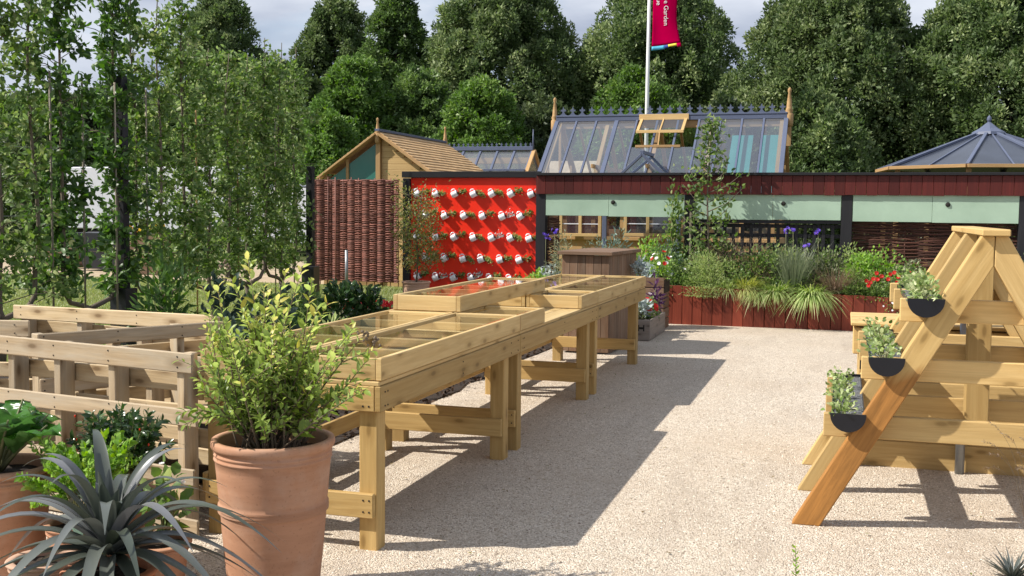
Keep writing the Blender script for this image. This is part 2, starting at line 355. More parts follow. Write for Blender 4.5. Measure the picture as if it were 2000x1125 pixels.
# ground
def mat_gravel():
    t=NT('gravel'); tcn=t.n('TexCoord'); O=tcn.outputs['Object']
    v=t.n('TexVoronoi',{'Vector':O,'Scale':125}); v2=t.n('TexVoronoi',{'Vector':O,'Scale':150}); big=t.n('TexNoise',{'Vector':O,'Scale':.9,'Detail':7,'Roughness':.62}); mid=t.n('TexNoise',{'Vector':O,'Scale':14,'Detail':5,'Roughness':.7})
    g=t.n('SeparateColor',{0:v.outputs['Color']})
    c=t.ramp(g.outputs[0],[(0,(.22,.175,.13)),(.12,(.54,.455,.355)),(.6,(.70,.61,.495)),(1,(.84,.76,.65))])
    c=t.mix(t.ramp(v.outputs['Distance'],[(.45,0),(.85,.55)]),c,(.24,.18,.13))
    c=t.mix(t.ramp(mid.outputs[0],[(.50,0),(.70,.5)]),c,(.38,.29,.20))
    c=t.mix(t.ramp(big.outputs[0],[(.42,0),(.66,.5)]),c,(.50,.405,.305),'MIX')
    m6=t.n('Mapping',{'Vector':O,'Scale':(1.6,.45,1)}); n6=t.n('TexNoise',{'Vector':m6.outputs[0],'Scale':1.3,'Detail':5,'Roughness':.6,'Distortion':.8})
    c=t.mix(t.ramp(n6.outputs[0],[(.50,0),(.66,.38)]),c,(.40,.33,.26))
    h=t.math('ADD',t.math('MULTIPLY',v.outputs['Distance'],-1),t.math('MULTIPLY',v2.outputs['Distance'],-.4)); h=t.math('ADD',t.math('ADD',h,t.math('MULTIPLY',mid.outputs[0],1.2)),t.math('MULTIPLY',big.outputs[0],9.0))
    b=t.n('Bump',{'Strength':.75,'Distance':.010,'Height':h}); p=t.n('BsdfPrincipled',{'Base Color':c,'Roughness':.9,'Normal':b.outputs[0],'Specular IOR Level':.2}); return t.done(p.outputs[0])
M['gravel']=mat_gravel()
M['stones']=None
def mat_grass(name,a,b_,c_):
    t=NT(name); tcn=t.n('TexCoord'); O=tcn.outputs['Object']; n1=t.n('TexNoise',{'Vector':O,'Scale':1.2,'Detail':6}); n2=t.n('TexNoise',{'Vector':O,'Scale':40,'Detail':4,'Roughness':.8})
    c=t.mix(t.ramp(n2.outputs[0],[(.35,0),(.7,1)]),a,b_); c=t.mix(t.ramp(n1.outputs[0],[(.4,0),(.7,.6)]),c,c_)
    b=t.n('Bump',{'Strength':.8,'Distance':.03,'Height':n2.outputs[0]}); p=t.n('BsdfPrincipled',{'Base Color':c,'Roughness':.9,'Normal':b.outputs[0],'Specular IOR Level':.1}); return t.done(p.outputs[0])
M['grass']=mat_grass('grass_ground',(.11,.15,.035),(.19,.23,.06),(.23,.24,.08))
M['field']=mat_grass('field',(.05,.07,.02),(.08,.1,.03),(.12,.1,.05))
M['sand']=mat_plain('sandy_path',(.42,.33,.22),.95,.2,3,bump=.2)
def bare(name,c,rough=.9):
    t=NT(name); att=t.n('Attribute',attribute_name='rnd'); p=t.n('BsdfPrincipled',{'Base Color':t.ramp(att.outputs['Fac'],c),'Roughness':rough,'Specular IOR Level':.2}); return t.done(p.outputs[0])
M['stones']=bare('loose_stones',[(0,(.22,.17,.13)),(.2,(.50,.42,.33)),(1,(.80,.72,.61))])
M['grass_blade']=mat_leaf('grass_blade',(.13,.18,.035),(.27,.31,.08),.3,.5,c3=(.34,.30,.12))
M['tree_a']=mat_leaf('tree_leaf_grey_green',(.052,.092,.026),(.145,.205,.066),.32,.55,.25,c3=(.26,.31,.13))
M['tree_b']=mat_leaf('tree_leaf_mid',(.045,.090,.018),(.135,.225,.05),.3,.45,.4,c3=(.15,.22,.06))
M['tree_c']=mat_leaf('tree_leaf_bright',(.065,.135,.018),(.13,.24,.035),.35,.5,.35,c3=(.2,.3,.06))
M['tree_d']=mat_leaf('tree_leaf_dark',(.03,.055,.017),(.10,.14,.05),.25,.45,.4,c3=(.15,.19,.07))
M['apple']=mat_leaf('apple_leaf',(.055,.115,.022),(.165,.245,.056),.40,.50,.32,c3=(.30,.34,.14))
M['pear']=mat_leaf('pear_leaf',(.035,.085,.016),(.085,.175,.028),.38,.42,.4,c3=(.14,.24,.04))
M['blueberry']=mat_leaf('blueberry_leaf',(.085,.145,.03),(.33,.43,.075),.4,.4,.4,c3=(.46,.42,.09))
M['bright']=mat_leaf('bright_leaf',(.13,.26,.03),(.24,.40,.05),.4,.45,.3,c3=(.34,.46,.07))
M['midgreen']=mat_leaf('mid_green_leaf',(.075,.145,.028),(.175,.27,.06),.3,.4,.4,c3=(.28,.36,.10))
M['darkleaf']=mat_leaf('dark_glossy_leaf',(.018,.05,.012),(.045,.10,.025),.2,.25,.6,c3=(.09,.15,.04))
M['chard']=mat_leaf('chard_leaf',(.03,.10,.012),(.06,.18,.02),.25,.25,.6)
M['kale']=mat_leaf('kale_leaf',(.04,.075,.055),(.085,.13,.095),.15,.5,.3)
M['silver']=mat_leaf('silver_leaf',(.24,.30,.29),(.42,.48,.47),.15,.6,.2)
M['sage']=mat_leaf('sage_leaf',(.15,.17,.09),(.27,.29,.17),.25,.6,.2)
M['bluegreen']=mat_leaf('blue_green_leaf',(.09,.16,.13),(.16,.25,.20),.25,.5,.3)
M['variegated']=mat_leaf('pale_variegated_leaf',(.12,.21,.045),(.34,.43,.15),.3,.5,.3,c3=(.60,.62,.36))
M['feather']=mat_leaf('feathery_leaf',(.17,.25,.07),(.34,.41,.14),.4,.5,.2,c3=(.35,.38,.16))
M['stipa']=mat_leaf('yellow_grass',(.24,.27,.06),(.40,.42,.11),.4,.5,.2,c3=(.5,.48,.2))
M['greengrass']=mat_leaf('green_ornamental_grass',(.14,.23,.045),(.31,.40,.10),.38,.45,.3,c3=(.5,.52,.24))
M['greygrass']=mat_leaf('grey_ornamental_grass',(.14,.18,.11),(.26,.30,.19),.3,.5,.2)
M['bronze']=mat_leaf('bronze_grass',(.12,.085,.06),(.24,.17,.12),.3,.5,.2,c3=(.3,.26,.18))
M['astelia']=mat_leaf('strap_leaf_grey',(.060,.078,.055),(.125,.142,.125),.06,.30,.55,c3=(.18,.185,.20),back=.9)
M['maple']=mat_leaf('maple_leaf',(.10,.14,.03),(.22,.24,.06),.4,.5,.3,c3=(.42,.20,.07))
M['stem']=mat_plain('green_stem',(.16,.16,.07),.6,.2,9)
M['stem_brown']=mat_plain('brown_stem',(.16,.12,.08),.8,.2,9)
M['white_stalk']=mat_plain('white_stalk',(.55,.6,.45),.5,.1,9)
M['fl_red']=mat_leaf('red_petal',(.38,.006,.01),(.60,.02,.02),.25,.5,.3)
M['fl_white']=mat_leaf('white_petal',(.75,.73,.75),(.85,.84,.84),.3,.5,.3)
M['fl_purple']=mat_leaf('purple_petal',(.10,.05,.45),(.20,.12,.65),.3,.5,.3)
M['fl_orange']=mat_leaf('orange_petal',(.8,.16,.01),(.9,.36,.02),.3,.5,.3)
M['fl_yellow']=mat_plain('flower_centre',(.25,.10,.01),.8,.1,9)
M['red_fruit']=mat_plain('red_fruit',(.7,.04,.01),.3,.05,9)
M['purple_leaf']=mat_leaf('purple_leaf',(.04,.015,.05),(.10,.03,.10),.2,.4,.4)
# ---------------------------------------------------------------- the ground
def sheet(name, x0,x1,y0,y1,z, mat, nx=1, ny=1, wob=0):
    b=MB(); 
    for j in range(ny+1):
        for i in range(nx+1):
            e = wob if (i in (0,nx) or j in (0,ny)) else 0
            b.v.append(Vector((x0+(x1-x0)*i/nx+random.uniform(-e,e), y0+(y1-y0)*j/ny+random.uniform(-e,e), z)))
    for j in range(ny):
        for i in range(nx): a=j*(nx+1)+i; b.face([a,a+1,a+nx+2,a+nx+1])
    return tag(b.build(name,mat),kind='structure')
sheet('ground',-400,400,-60,700,0.0-.012,M['field'])
sheet('lawn',-40,-7.6,9,21.0,-.004,M['grass'],24,10,.05)
sheet('back_lawn',-7.6,-3.6,13.6,24,-.006,M['grass'],10,10,.05)
sheet('sandy_path',-45,-5,21.0,30,-.006,M['sand'])
sheet('gravel_yard',-7.6,12,-6,16.0,0.0,M['gravel'])
sheet('soil_bed',-7.5,-3.25,5.3,14.4,.012,M['soil'],10,20,.06)
ORD=['first','second','third','fourth','fifth','sixth','seventh','eighth','ninth','tenth','eleventh','twelfth','thirteenth','fourteenth']
# ================================================================ red mug wall
YR=16.4
rw=empty('mug_wall',(-5.7,YR,0),0,'bright red painted wall in a black timber frame, hung with rows of white mugs','display wall')
def rel(b,name,mat,root):    # build in world coordinates, then hang on a root
    o=b.build(name,mat,root); o.matrix_parent_inverse=root.matrix_world.inverted() if False else Matrix.Translation(-root.location) if root.rotation_euler.z==0 else Matrix.Rotation(-root.rotation_euler.z,4,'Z')@Matrix.Translation(-root.location); return o
rel(MB().span(-6.72,-4.60,YR,YR+.03,.06,2.12,.002),'wall_panel',M['red_paint'],rw)
rel(MB().span(-6.84,-6.722,YR-.06,YR+.06,0,2.11),'post',M['black_wood'],rw)
rel(MB().span(-6.86,-4.56,YR-.055,YR+.10,2.122,2.22),'top_beam',M['black_wood'],rw)
# ================================================================ screen of posts, slats and green panels
YS=16.3
sr=empty('garden_screen',(-1,YS,0),0,'long screen with burgundy slat fascia and pale green boards between black posts','screen')
PX=[-4.50,-2.20,.03,2.36,4.7,6.6]
for x in PX[:5]: rel(MB().span(x-.075,x+.075,YS-.05,YS+.10,0,2.125),'post',M['black_wood'],sr)
rel(MB().span(-4.56,6.7,YS-.13,YS+.6,2.15,2.19),'cap_board',M['black_wood'],sr)
rel(MB().span(-4.4,6.7,YS+.02,YS+.10,2.0,2.149),'top_rail',M['black_wood'],sr)
f=MB(); x=-4.56
while x<6.7:
    wd=random.uniform(.142,.152); f.span(x,x+wd-.004,YS-.085,YS-.062,1.868+random.uniform(-.004,.004),2.148,.003); x+=wd
rel(f,'slat_fascia',M['burgundy'],sr)
f=MB()
for x0,x1,zz in ((-4.42,-3.43,1.538),(-3.43,-2.28,1.53),(-2.12,-1.0,1.505),(-1.0,-.05,1.51),(.11,1.17,1.498),(1.17,2.28,1.492),(2.44,3.6,1.49),(3.6,4.62,1.48)):
    k=MB().span(x0+.002,x1-.002,YS-.045,YS-.028,zz,1.895 if x0 in(-4.42,-2.12,.11,2.44) else 1.885,.002); rel(k,'green_panel',M['green_paint'],sr)
for x in (-3.36,-1.0+.15,1.37): 
    rel(MB().lathe([(0,.0),(.028,.0),(.033,.006),(.033,.012),(.018,.02),(0,.02)],(x,YS-.045,1.745),20,R=Matrix.Rotation(math.pi/2,3,'X')),'pull_knob',M['dark'],sr)
rel(MB().span(-2.12,-.05,YS-.02,YS+.045,1.455,1.503),'lower_rail',M['black_wood'],sr)
# trellis and woven panels
tr=empty('black_trellis',(-1.1,YS,0),0,'black square lattice trellis under the middle green board','trellis')
g=MB()
for i in range(17): g.span(-2.1+i*.128,-2.1+i*.128+.05,YS+.05,YS+.075,.5,1.44,.003)
rel(g,'upright_slats',M['black_wood'],tr); g=MB()
for j in range(7): g.span(-2.12,-.05,YS+.078,YS+.10,.55+j*.14,.55+j*.14+.055,.003)
rel(g,'cross_slats',M['black_wood'],tr)
def weave(root,x0,x1,y,z0,z1,step,mat,rod=.008,amp=.02,wave=0,rough=.006,matp=None,nst=9):
    st=MB(); sx=[x0+(x1-x0)*(i+.02)/(nst-1+.04) for i in range(nst)]
    for x in sx: 
        zz=z1+random.uniform(.01,.07); st.tube([(x,y+.012,z0-.1),(x+random.uniform(-.01,.01),y+.012,zz)],.010,6)
    rel(st,'upright_stake',mat,root)
    b=MB(); z=z0; k=0; per=(x1-x0)/(nst-1)
    while z<z1:
        ph=math.pi*(k%2) if k%6<3 else math.pi*((k+1)%2); pts=[]; n=nst*4
        for i in range(n+1):
            t=i/n; x=x0+(x1-x0)*t+random.uniform(-.004,.004); pts.append((x+(random.uniform(-.03,.03) if i in(0,n) else 0),y+math.cos((x-x0)/per*math.pi+ph)*amp+wave*math.sin(x*3.1),z+random.uniform(-rough,rough)))
        b.tube(pts,[rod*random.uniform(.8,1.1) for _ in pts],4,cap=False); z+=step*random.uniform(.8,1.15); k+=1
    rel(b,'woven_rods',mat,root)
wv=empty('woven_panel',(1.2,YS+.08,0),0,'dark brown woven willow panel under the right green board, behind the flower bed','woven panel')
weave(wv,.1,2.3,YS+.08,.5,1.49,.017,M['willow_brown'],.009,.02,nst=7)
wv=empty('woven_panel',(3.4,YS+.08,0),0,'dark brown woven willow panel at the far right edge behind the timber stand','woven panel')
weave(wv,2.45,4.6,YS+.08,.5,1.49,.019,M['willow_brown'],.009,.02,nst=7)
wv=empty('woven_panel',(-4.0,YS+.5,0),0,'low woven panel beside the red wall below the left green board','woven panel')
weave(wv,-4.6,-4.25,YS+.12,.4,1.5,.02,M['willow_brown'],.009,.02,nst=3)
# willow hurdle
hd=empty('willow_hurdle',(-9.0,19.5,0),0,'tall reddish woven willow hurdle panel beside the red wall','hurdle')
weave(hd,-10.1,-8.25,19.5,.2,2.17,.015,M['willow'],.0135,.032,wave=.05,nst=12,matp=None)
# ================================================================ raised planter of red boards
pb=empty('raised_planter',(-1,15.6,0),0,'long raised bed of upright red stained boards full of grasses and flowers','planter')
b=MB(); x=-2.62
while x<4.6:
    wd=random.choice([.142,.15,.146,.152]); b.span(x,x+wd-random.uniform(.004,.009),15.55+random.uniform(-.003,.003),15.575,-.02,.56-.026*(x+2.6)+random.uniform(-.004,.004),.004); x+=wd
rel(b,'front_boards',M['red_wood'],pb)
b=MB(); y=15.6
while y<16.2: b.span(-2.62,-2.595,y,y+.14,-.02,.55,.004); y+=.146
rel(b,'end_boards',M['red_wood'],pb)
rel(MB().span(-4.5,4.6,15.58,16.24,-.01,.42,.002),'soil_fill',M['soil'],pb)
# ================================================================ big greenhouse
YG0,YG1=20.8,22.8; gx0,gx1=-5.95,-1.18; ze,zr=1.92,3.56
gh=empty('large_greenhouse',(gx0,YG0,0),0,'large timber greenhouse with slate blue glazing bars, open roof vent and ridge cresting','greenhouse')
def slope(x,t,o=0): return Vector((x,YG0+(YG1-YG0)*t,ze+(zr-ze)*t+o))
un=Vector((0,-(zr-ze),(YG1-YG0))).normalized()
# walls
wl_=MB(); wl_.span(gx0+.05,gx1-.05,YG0+.10,YG0+.16,0,1.05); 
for x in np.linspace(gx0+.1,gx1-.1,9): wl_.span(x-.04,x+.04,YG0+.08,YG0+.17,1.052,ze-.1)
wl_.span(gx0+.02,gx1-.02,YG0+.05,YG0+.19,ze-.098,ze-.02); wl_.span(gx0,gx1,YG0+.04,YG0+.2,1.05,1.12)
rel(wl_,'front_wall',M['cedar'],gh)
rel(MB().poly([(gx0+.1,YG0+.13,1.1),(gx1-.1,YG0+.13,1.1),(gx1-.1,YG0+.13,ze-.1),(gx0+.1,YG0+.13,ze-.1)]),'front_glass',M['win_glass'],gh)
for sx,nm in ((gx0+.06,'gable'),(gx1-.06,'gable')):
    g=MB(); g.beam((sx,YG0+.05,ze-.05),(sx,YG1,zr-.06),.05,.12,(1,0,0)); g.beam((sx,2*YG1-YG0,ze-.05),(sx,YG1,zr-.06),.05,.12,(1,0,0)); g.span(sx-.03,sx+.03,YG0+.1,2*YG1-YG0-.1,0,1.1); g.span(sx-.025,sx+.025,YG1-.04,YG1+.04,1.1,zr-.1)
    for yy in (YG0+1,YG1+1): g.span(sx-.025,sx+.025,yy-.03,yy+.03,1.1,ze+.7)
    rel(g,nm,M['cedar'],gh)
# open casement windows in the front wall
for i,(a,c) in enumerate(((1096,1172),(1222,1310))):
    p0=at(a,421,Y=YG0-.12); p1=at(c,421,Y=YG0-.12); zt=p0.z; zb=at(a,455,Y=YG0-.12).z; xm=(p0.x+p1.x)/2
    wf=MB(); y0=YG0-.12
    for xx in (p0.x,xm,p1.x): wf.span(xx-.03,xx+.03,y0-.03,y0+.03,zb,zt+.1)
    wf.span(p0.x-.03,p1.x+.03,y0-.034,y0+.034,zb-.06,zb-.002); wf.span(p0.x-.03,p1.x+.03,y0-.034,y0+.034,zt+.102,zt+.16)
    w_=rel(wf,'window',M['cedar_light'],gh)
    gp=MB().poly([(p0.x,y0,zb),(p1.x,y0,zb),(p1.x,y0,zt+.1),(p0.x,y0,zt+.1)]).build('pane',M['win_glass'],w_)
    bb=MB().span(p0.x,p1.x,y0-.012,y0+.012,(zb+zt)/2,(zb+zt)/2+.02).build('glazing_bar',M['white'],w_)
# roof glazing
r=MB(); nb=11
xs=[gx0+(gx1-gx0)*i/nb for i in range(nb+1)]
for i,x in enumerate(xs):
    th=.085 if i in (0,3,nb) else .045
    r.beam(slope(x,-.02),slope(x,.985),th,.05,un)
r.beam(slope(gx0-.02,1,.0),slope(gx1+.02,1,.0),.16,.09); r.span(gx0-.02,gx1+.02,YG1-.09,YG1+.09,zr+.05,zr+.085)
r.beam(slope(gx0-.02,-.02,-.03),slope(gx1+.02,-.02,-.03),.1,.06)
rel(r,'glazing_bars',M['slate'],gh)
vx0,vx1=at(1252,240,Y=YG1-.2).x,at(1338,240,Y=YG1-.2).x
rg=MB()
for i in range(nb):
    a,c=xs[i]+.03,xs[i+1]-.03; vent = c>vx0+.1 and a<vx1-.1; t1=.60 if vent else .97
    rg.poly([slope(a,0,.01),slope(c,0,.01),slope(c,t1,.01),slope(a,t1,.01)])
rel(rg,'roof_glass',M['gh_glass'],gh)
# back slope
rb=MB(); 
for i,x in enumerate(xs): rb.beam((x,2*YG1-YG0,ze),(x,YG1,zr-.02),.05,.05,(0,1,1))
rb.span(gx0,gx1,2*YG1-YG0-.1,2*YG1-YG0,ze-.1,ze); rel(rb,'back_bars',M['cedar'],gh)
rel(MB().poly([(gx0,2*YG1-YG0,ze),(gx1,2*YG1-YG0,ze),(gx1,YG1,zr-.02),(gx0,YG1,zr-.02)]),'back_glass',M['glass'],gh)
it=MB()
for x in (gx0+1.1,gx0+2.2,gx0+3.3): it.beam((x,YG0+.2,ze-.2),(x,YG1,zr-.12),.05,.08,(1,0,0)); it.beam((x,2*YG1-YG0-.2,ze-.2),(x,YG1,zr-.12),.05,.08,(1,0,0)); it.span(x-.02,x+.02,YG0+.5,2*YG1-YG0-.5,ze+.55,ze+.63)
it.span(gx0,gx1,YG1-.03,YG1+.03,zr-.2,zr-.02)
rel(it,'roof_trusses',M['cedar'],gh)
# ridge cresting
cr_=MB()
def fleur(b,x,y,z,s,m=0):
    pts=[(-.10,0),(.10,0),(.05,.025),(.022,.06),(.018,.085),(.06,.10),(.055,.13),(.022,.125),(.016,.15),(0,.19),(-.016,.15),(-.022,.125),(-.055,.13),(-.06,.10),(-.018,.085),(-.022,.06),(-.05,.025)]
    b.prism([(x+px*s,y-.008,z+pz*s) for px,pz in pts],(0,.016,0),.5,m)
nf=23
for i in range(nf): fleur(cr_,gx0+.12+(gx1-gx0-.2)*i/(nf-1),YG1,zr+.084,1.0)
rel(cr_,'ridge_cresting',M['slate'],gh)
def finial(x,y,z,s,mat,root,nm='finial'):
    b=MB(); b.lathe([(0.0,0),(.05,0),(.055,.05),(.055,.16),(.038,.18),(.05,.20),(.036,.24),(.030,.33),(.016,.43),(.024,.45),(.024,.48),(.008,.50),(0,.505)],(x,y,z),16); b.v=[Vector((x+(v.x-x)*s,y+(v.y-y)*s,z+(v.z-z)*s)) for v in b.v]; return rel(b,nm,mat,root)
finial(gx0-.07,YG1,zr-.25,1.45,M['cedar'],gh); finial(gx1+.05,YG1,zr-.20,1.55,M['cedar'],gh)
g=MB(); g.span(gx0-.12,gx0-.02,YG1-.05,YG1+.05,zr-.5,zr-.25); g.span(gx1,gx1+.1,YG1-.05,YG1+.05,zr-.6,zr-.2); rel(g,'finial_post',M['cedar'],gh)
# open vent
va=MB(); a0=slope(vx0,.97,.06); vt=Vector((0,-.92,-.52)).normalized()
A,B=Vector((vx0,YG1-.05,zr-.01)),Vector((vx1,YG1-.05,zr-.01)); Lv=.62
C_,D_=A+vt*Lv,B+vt*Lv
for p,q in ((A,C_),(B,D_)): va.beam(p,q,.06,.04,(0,-.5,1))
va.beam(C_-Vector((.03,0,0)),D_+Vector((.03,0,0)),.04,.06); va.beam(A-Vector((.06,0,-.03)),B+Vector((.06,0,.03)),.10,.12); va.beam((A+B)/2,(C_+D_)/2,.03,.04,(0,-.5,1))
v_=rel(va,'roof_vent',M['cedar_light'],gh); MB().poly([A,B,D_,C_]).build('pane',M['gh_glass'],v_)
g=MB(); g.beam(slope(vx0,.6,.03),slope(vx1,.6,.03),.04,.05); g.beam(slope((vx0+vx1)/2,.62,.0),(C_+D_)/2,.03,.02); rel(g,'vent_stay',M['cedar'],gh)
# teal boards stored inside, right-hand bays

for xa,xb in ((-2.22,-1.80),(-1.62,-1.30)): rel(MB().prism([tuple(slope(xa,.03,-.16)),tuple(slope(xb,.03,-.16)),tuple(slope(xb,.86,-.16)),tuple(slope(xa,.86,-.16))],(0,0,-.02)),'teal_blind',M['teal'],gh)
# porch gable over the door
px=-3.65; g=MB()
for s in (-1,1): g.beam((px+s*.75,YG0-.55,1.98),(px,YG0-.55,2.68),.05,.09,(0,1,0)); g.beam((px+s*.75,YG0+.1,1.98),(px,YG0+.5,2.68),.05,.05,(0,1,0)); g.span(px+s*.7-.04,px+s*.7+.04,YG0-.57,YG0-.50,0,2.0)
g.beam((px,YG0-.58,2.72),(px,YG0+.6,2.72),.07,.06); rel(g,'porch_frame',M['slate'],gh)
g=MB()
for s in (-1,1): g.poly([(px+s*.74,YG0-.53,2.0),(px,YG0-.53,2.7),(px,YG0+.7,2.7),(px+s*.74,YG0+.1,2.0)])
rel(g,'porch_glass',M['gh_glass'],gh)
# interior goods seen through the windows
g=MB()
for i in range(14):
    x=random.uniform(gx0+.4,gx1-.3); g.span(x-.12,x+.12,YG0+1.2,YG0+1.5,.9,.9+random.uniform(.3,.9),.01)
rel(g,'staging',M['cedar_light'],gh)
rel(MB().span(gx0+.2,gx1-.2,2*YG1-YG0-.1,2*YG1-YG0-.05,0,1.2),'back_wall',M['cedar'],gh)
# ================================================================ potting shed with shingled roof
SY0,SY1=21.0,24.9; sx=-9.33; szr=3.20
sh=empty('potting_shed',(sx,SY0,0),0,'timber potting shed with shingled roof, half of its gable glazed with green sheeting','shed')
hwL,hwR=1.32,1.32; sl_=.70
b=MB(); z=0.0
while z<3.0:
    half=min(1.25,(szr-.12-z)/sl_); 
    if half>.05: b.span(sx+.06,sx+half,SY0+.02+random.uniform(0,.004),SY0+.05,z,z+.118,.003)
    z+=.122
rel(b,'siding',M['cedar_light'],sh)
b=MB(); z=0
while z<2.28: b.span(sx+1.22,sx+1.25,SY0+.05,SY1,z,z+.118,.003); b.span(sx-1.25,sx-1.22,SY0+.05,SY1,z,z+.118,.003); z+=.122
rel(b,'side_wall',M['cedar_light'],sh)
b=MB()
b.beam((sx-1.36,SY0-.06,szr-1.36*sl_),(sx-.03,SY0-.06,szr-.03),.04,.20,(0,1,0)); b.beam((sx+1.36,SY0-.06,szr-1.36*sl_),(sx+.03,SY0-.06,szr-.03),.04,.20,(0,1,0))
rel(b,'bargeboard',M['cedar'],sh)
b=MB(); b.span(sx-.05,sx+.05,SY0-.05,SY0+.05,0,szr-.1); b.span(sx-.75,sx-.69,SY0-.01,SY0+.05,0,2.65); b.span(sx-1.27,sx-1.2,SY0-.01,SY0+.05,0,2.28); b.span(sx-1.2,sx-.05,SY0-.01,SY0+.05,1.0,1.1); b.span(sx-1.25,sx-.05,SY0,SY0+.04,0,1.0)
rel(b,'gable_frame',M['cedar'],sh)
rel(MB().prism([(sx-1.2,SY0+.03,1.1),(sx-.05,SY0+.03,1.1),(sx-.05,SY0+.03,szr-.2),(sx-1.2,SY0+.03,szr-.2-1.15*sl_)],(0,.01,0)),'gable_glass',M['teal_glass'],sh)
for s,nm in ((1,'roof'),(-1,'roof')):
    b=MB(); nrow=13; Ls=1.45; sn=Vector((s*sl_,0,1)).normalized(); dn=Vector((s,0,-sl_)).normalized()
    for k in range(nrow):
        y=SY0-.08
        a=Vector((sx,0,szr))+dn*(Ls*k/nrow)
        while y<SY1+.05:
            wd=random.uniform(.10,.2); y1=min(y+wd,SY1+.06); c=a+dn*(.075)+sn*.014; c.y=(y+y1)/2
            R=Matrix((Vector((0,1,0)),dn+sn*-.0,sn)).transposed(); R=Matrix((dn,Vector((0,1,0)),dn.cross(Vector((0,1,0))))).transposed()
            tilt=Matrix.Rotation(-0.15,3,'Y'); b.box(c+sn*.010,(.155,(y1-y)-.003,.022),R@tilt,.002); y=y1
    rel(b,nm,M['shingle'],sh)
b=MB(); b.beam((sx,SY0-.1,szr+.05),(sx,SY1+.08,szr+.05),.10,.05); rel(b,'ridge_cap',M['slate'],sh)
finial(sx,SY0-.06,szr-.22,1.05,M['cedar'],sh); finial(sx,SY1+.04,szr-.10,1.05,M['cedar'],sh)
# small slate blue greenhouse behind
sg=empty('small_greenhouse',(-9.1,28,0),0,'small greenhouse with slate blue ridge cresting behind the shingled shed','greenhouse')
x0,x1=-10.4,-8.0; b=MB(); zr2,ze2=3.22,2.15
for x in np.linspace(x0,x1,6): b.beam((x,26.8,ze2),(x,28,zr2),.06,.05,(0,-1,1)); b.beam((x,29.2,ze2),(x,28,zr2),.06,.05,(0,1,1))
b.span(x0-.03,x1+.03,27.93,28.07,zr2,zr2+.1); b.span(x0,x1,26.75,26.85,ze2-.1,ze2)
b.beam((x0,27.3,ze2+.52),(x1,27.3,ze2+.52),.05,.05); rel(b,'frame',M['slate'],sg)
b=MB()
for i in range(18): fleur(b,x0+.05+(x1-x0-.1)*i/17,28,zr2+.095,.6)
b.tube([(x1+.02,28,zr2),(x1+.02,28,zr2+.55)],[.03,.012],8); rel(b,'ridge_cresting',M['slate'],sg)
b=MB(); b.poly([(x0,26.8,ze2),(x1,26.8,ze2),(x1,28,zr2),(x0,28,zr2)]); b.poly([(x0,29.2,ze2),(x1,29.2,ze2),(x1,28,zr2),(x0,28,zr2)]); rel(b,'roof_glass',M['gh_glass'],sg)
b=MB(); b.beam((x1+.05,26.7,ze2-.05),(x1+.05,28,zr2),.05,.1,(1,0,0)); b.beam((x1+.05,29.3,ze2-.05),(x1+.05,28,zr2),.05,.1,(1,0,0)); b.span(x0,x1,26.86,26.92,0,1.1); b.span(x1-.06,x1+.0,26.9,29.1,0,1.1)
for x in np.linspace(x0,x1,6): b.span(x-.03,x+.03,26.86,26.92,1.1,ze2-.1)
b.span(x0,x1,27.9,28.1,zr2-.35,zr2-.2); rel(b,'timber_frame',M['cedar'],sg)
# low brown roofed hut between the two greenhouses
hh=empty('garden_hut',(-7.6,29.5,0),0,'plain brown felt roofed hut between the small and the large greenhouse','hut')
b=MB(); b.prism([(-8.2,29,2.2),(-6.6,29,2.2),(-6.6,29.9,3.02),(-8.2,29.9,3.02)],(0,.02,-.04)); b.prism([(-8.2,30.8,2.2),(-6.6,30.8,2.2),(-6.6,29.9,3.02),(-8.2,29.9,3.02)],(0,-.02,-.04)); rel(b,'roof',M['sand'],hh)
rel(MB().span(-8.1,-6.7,29.1,30.7,0,2.2),'wall',M['cedar'],hh)
# ================================================================ octagonal pavilion
pc=at(1928,335,Y=26); pz=3.52
pv=empty('octagonal_pavilion',(pc.x,26,0),0,'eight sided pavilion roof with tinted slate blue panels, timber eaves and a small cupola','pavilion')
Rr=2.35; zl=2.60; b=MB(); g=MB(); e=MB(); pst=MB()
ang=[math.pi/8+k*math.pi/4+.12 for k in range(8)]
for k in range(8):
    a,c=ang[k],ang[(k+1)%8]; P=Vector((Rr*math.cos(a),Rr*math.sin(a),zl)); Q=Vector((Rr*math.cos(c),Rr*math.sin(c),zl)); T=Vector((.25*math.cos(a),.25*math.sin(a),pz-.14)); U=Vector((.25*math.cos(c),.25*math.sin(c),pz-.14))
    g.prism([P*.99+Vector((0,0,.03)),Q*.99+Vector((0,0,.03)),U,T],(0,0,-.02)); b.beam(P+Vector((0,0,.03)),T+Vector((0,0,.02)),.07,.05)
    b.beam((P+Q)/2*.99+Vector((0,0,.045)),(T+U)/2+Vector((0,0,.01)),.03,.03)
    e.beam(P,Q,.12,.07); pst.span(P.x*.93-.05,P.x*.93+.05,P.y*.93-.05,P.y*.93+.05,0,zl)
g.build('roof_panels',M['oct_glass'],pv); b.build('roof_ribs',M['slate'],pv); e.build('eaves',M['cedar'],pv); pst.build('posts',M['cedar'],pv)
MB().lathe([(.36,pz-.16),(.34,pz-.10),(.20,pz-.02),(.08,pz+.08),(.03,pz+.12),(.05,pz+.17),(.045,pz+.22),(.012,pz+.26),(0,pz+.28)],(0,0,0),8,sm=False).build('cupola',M['slate'],pv)
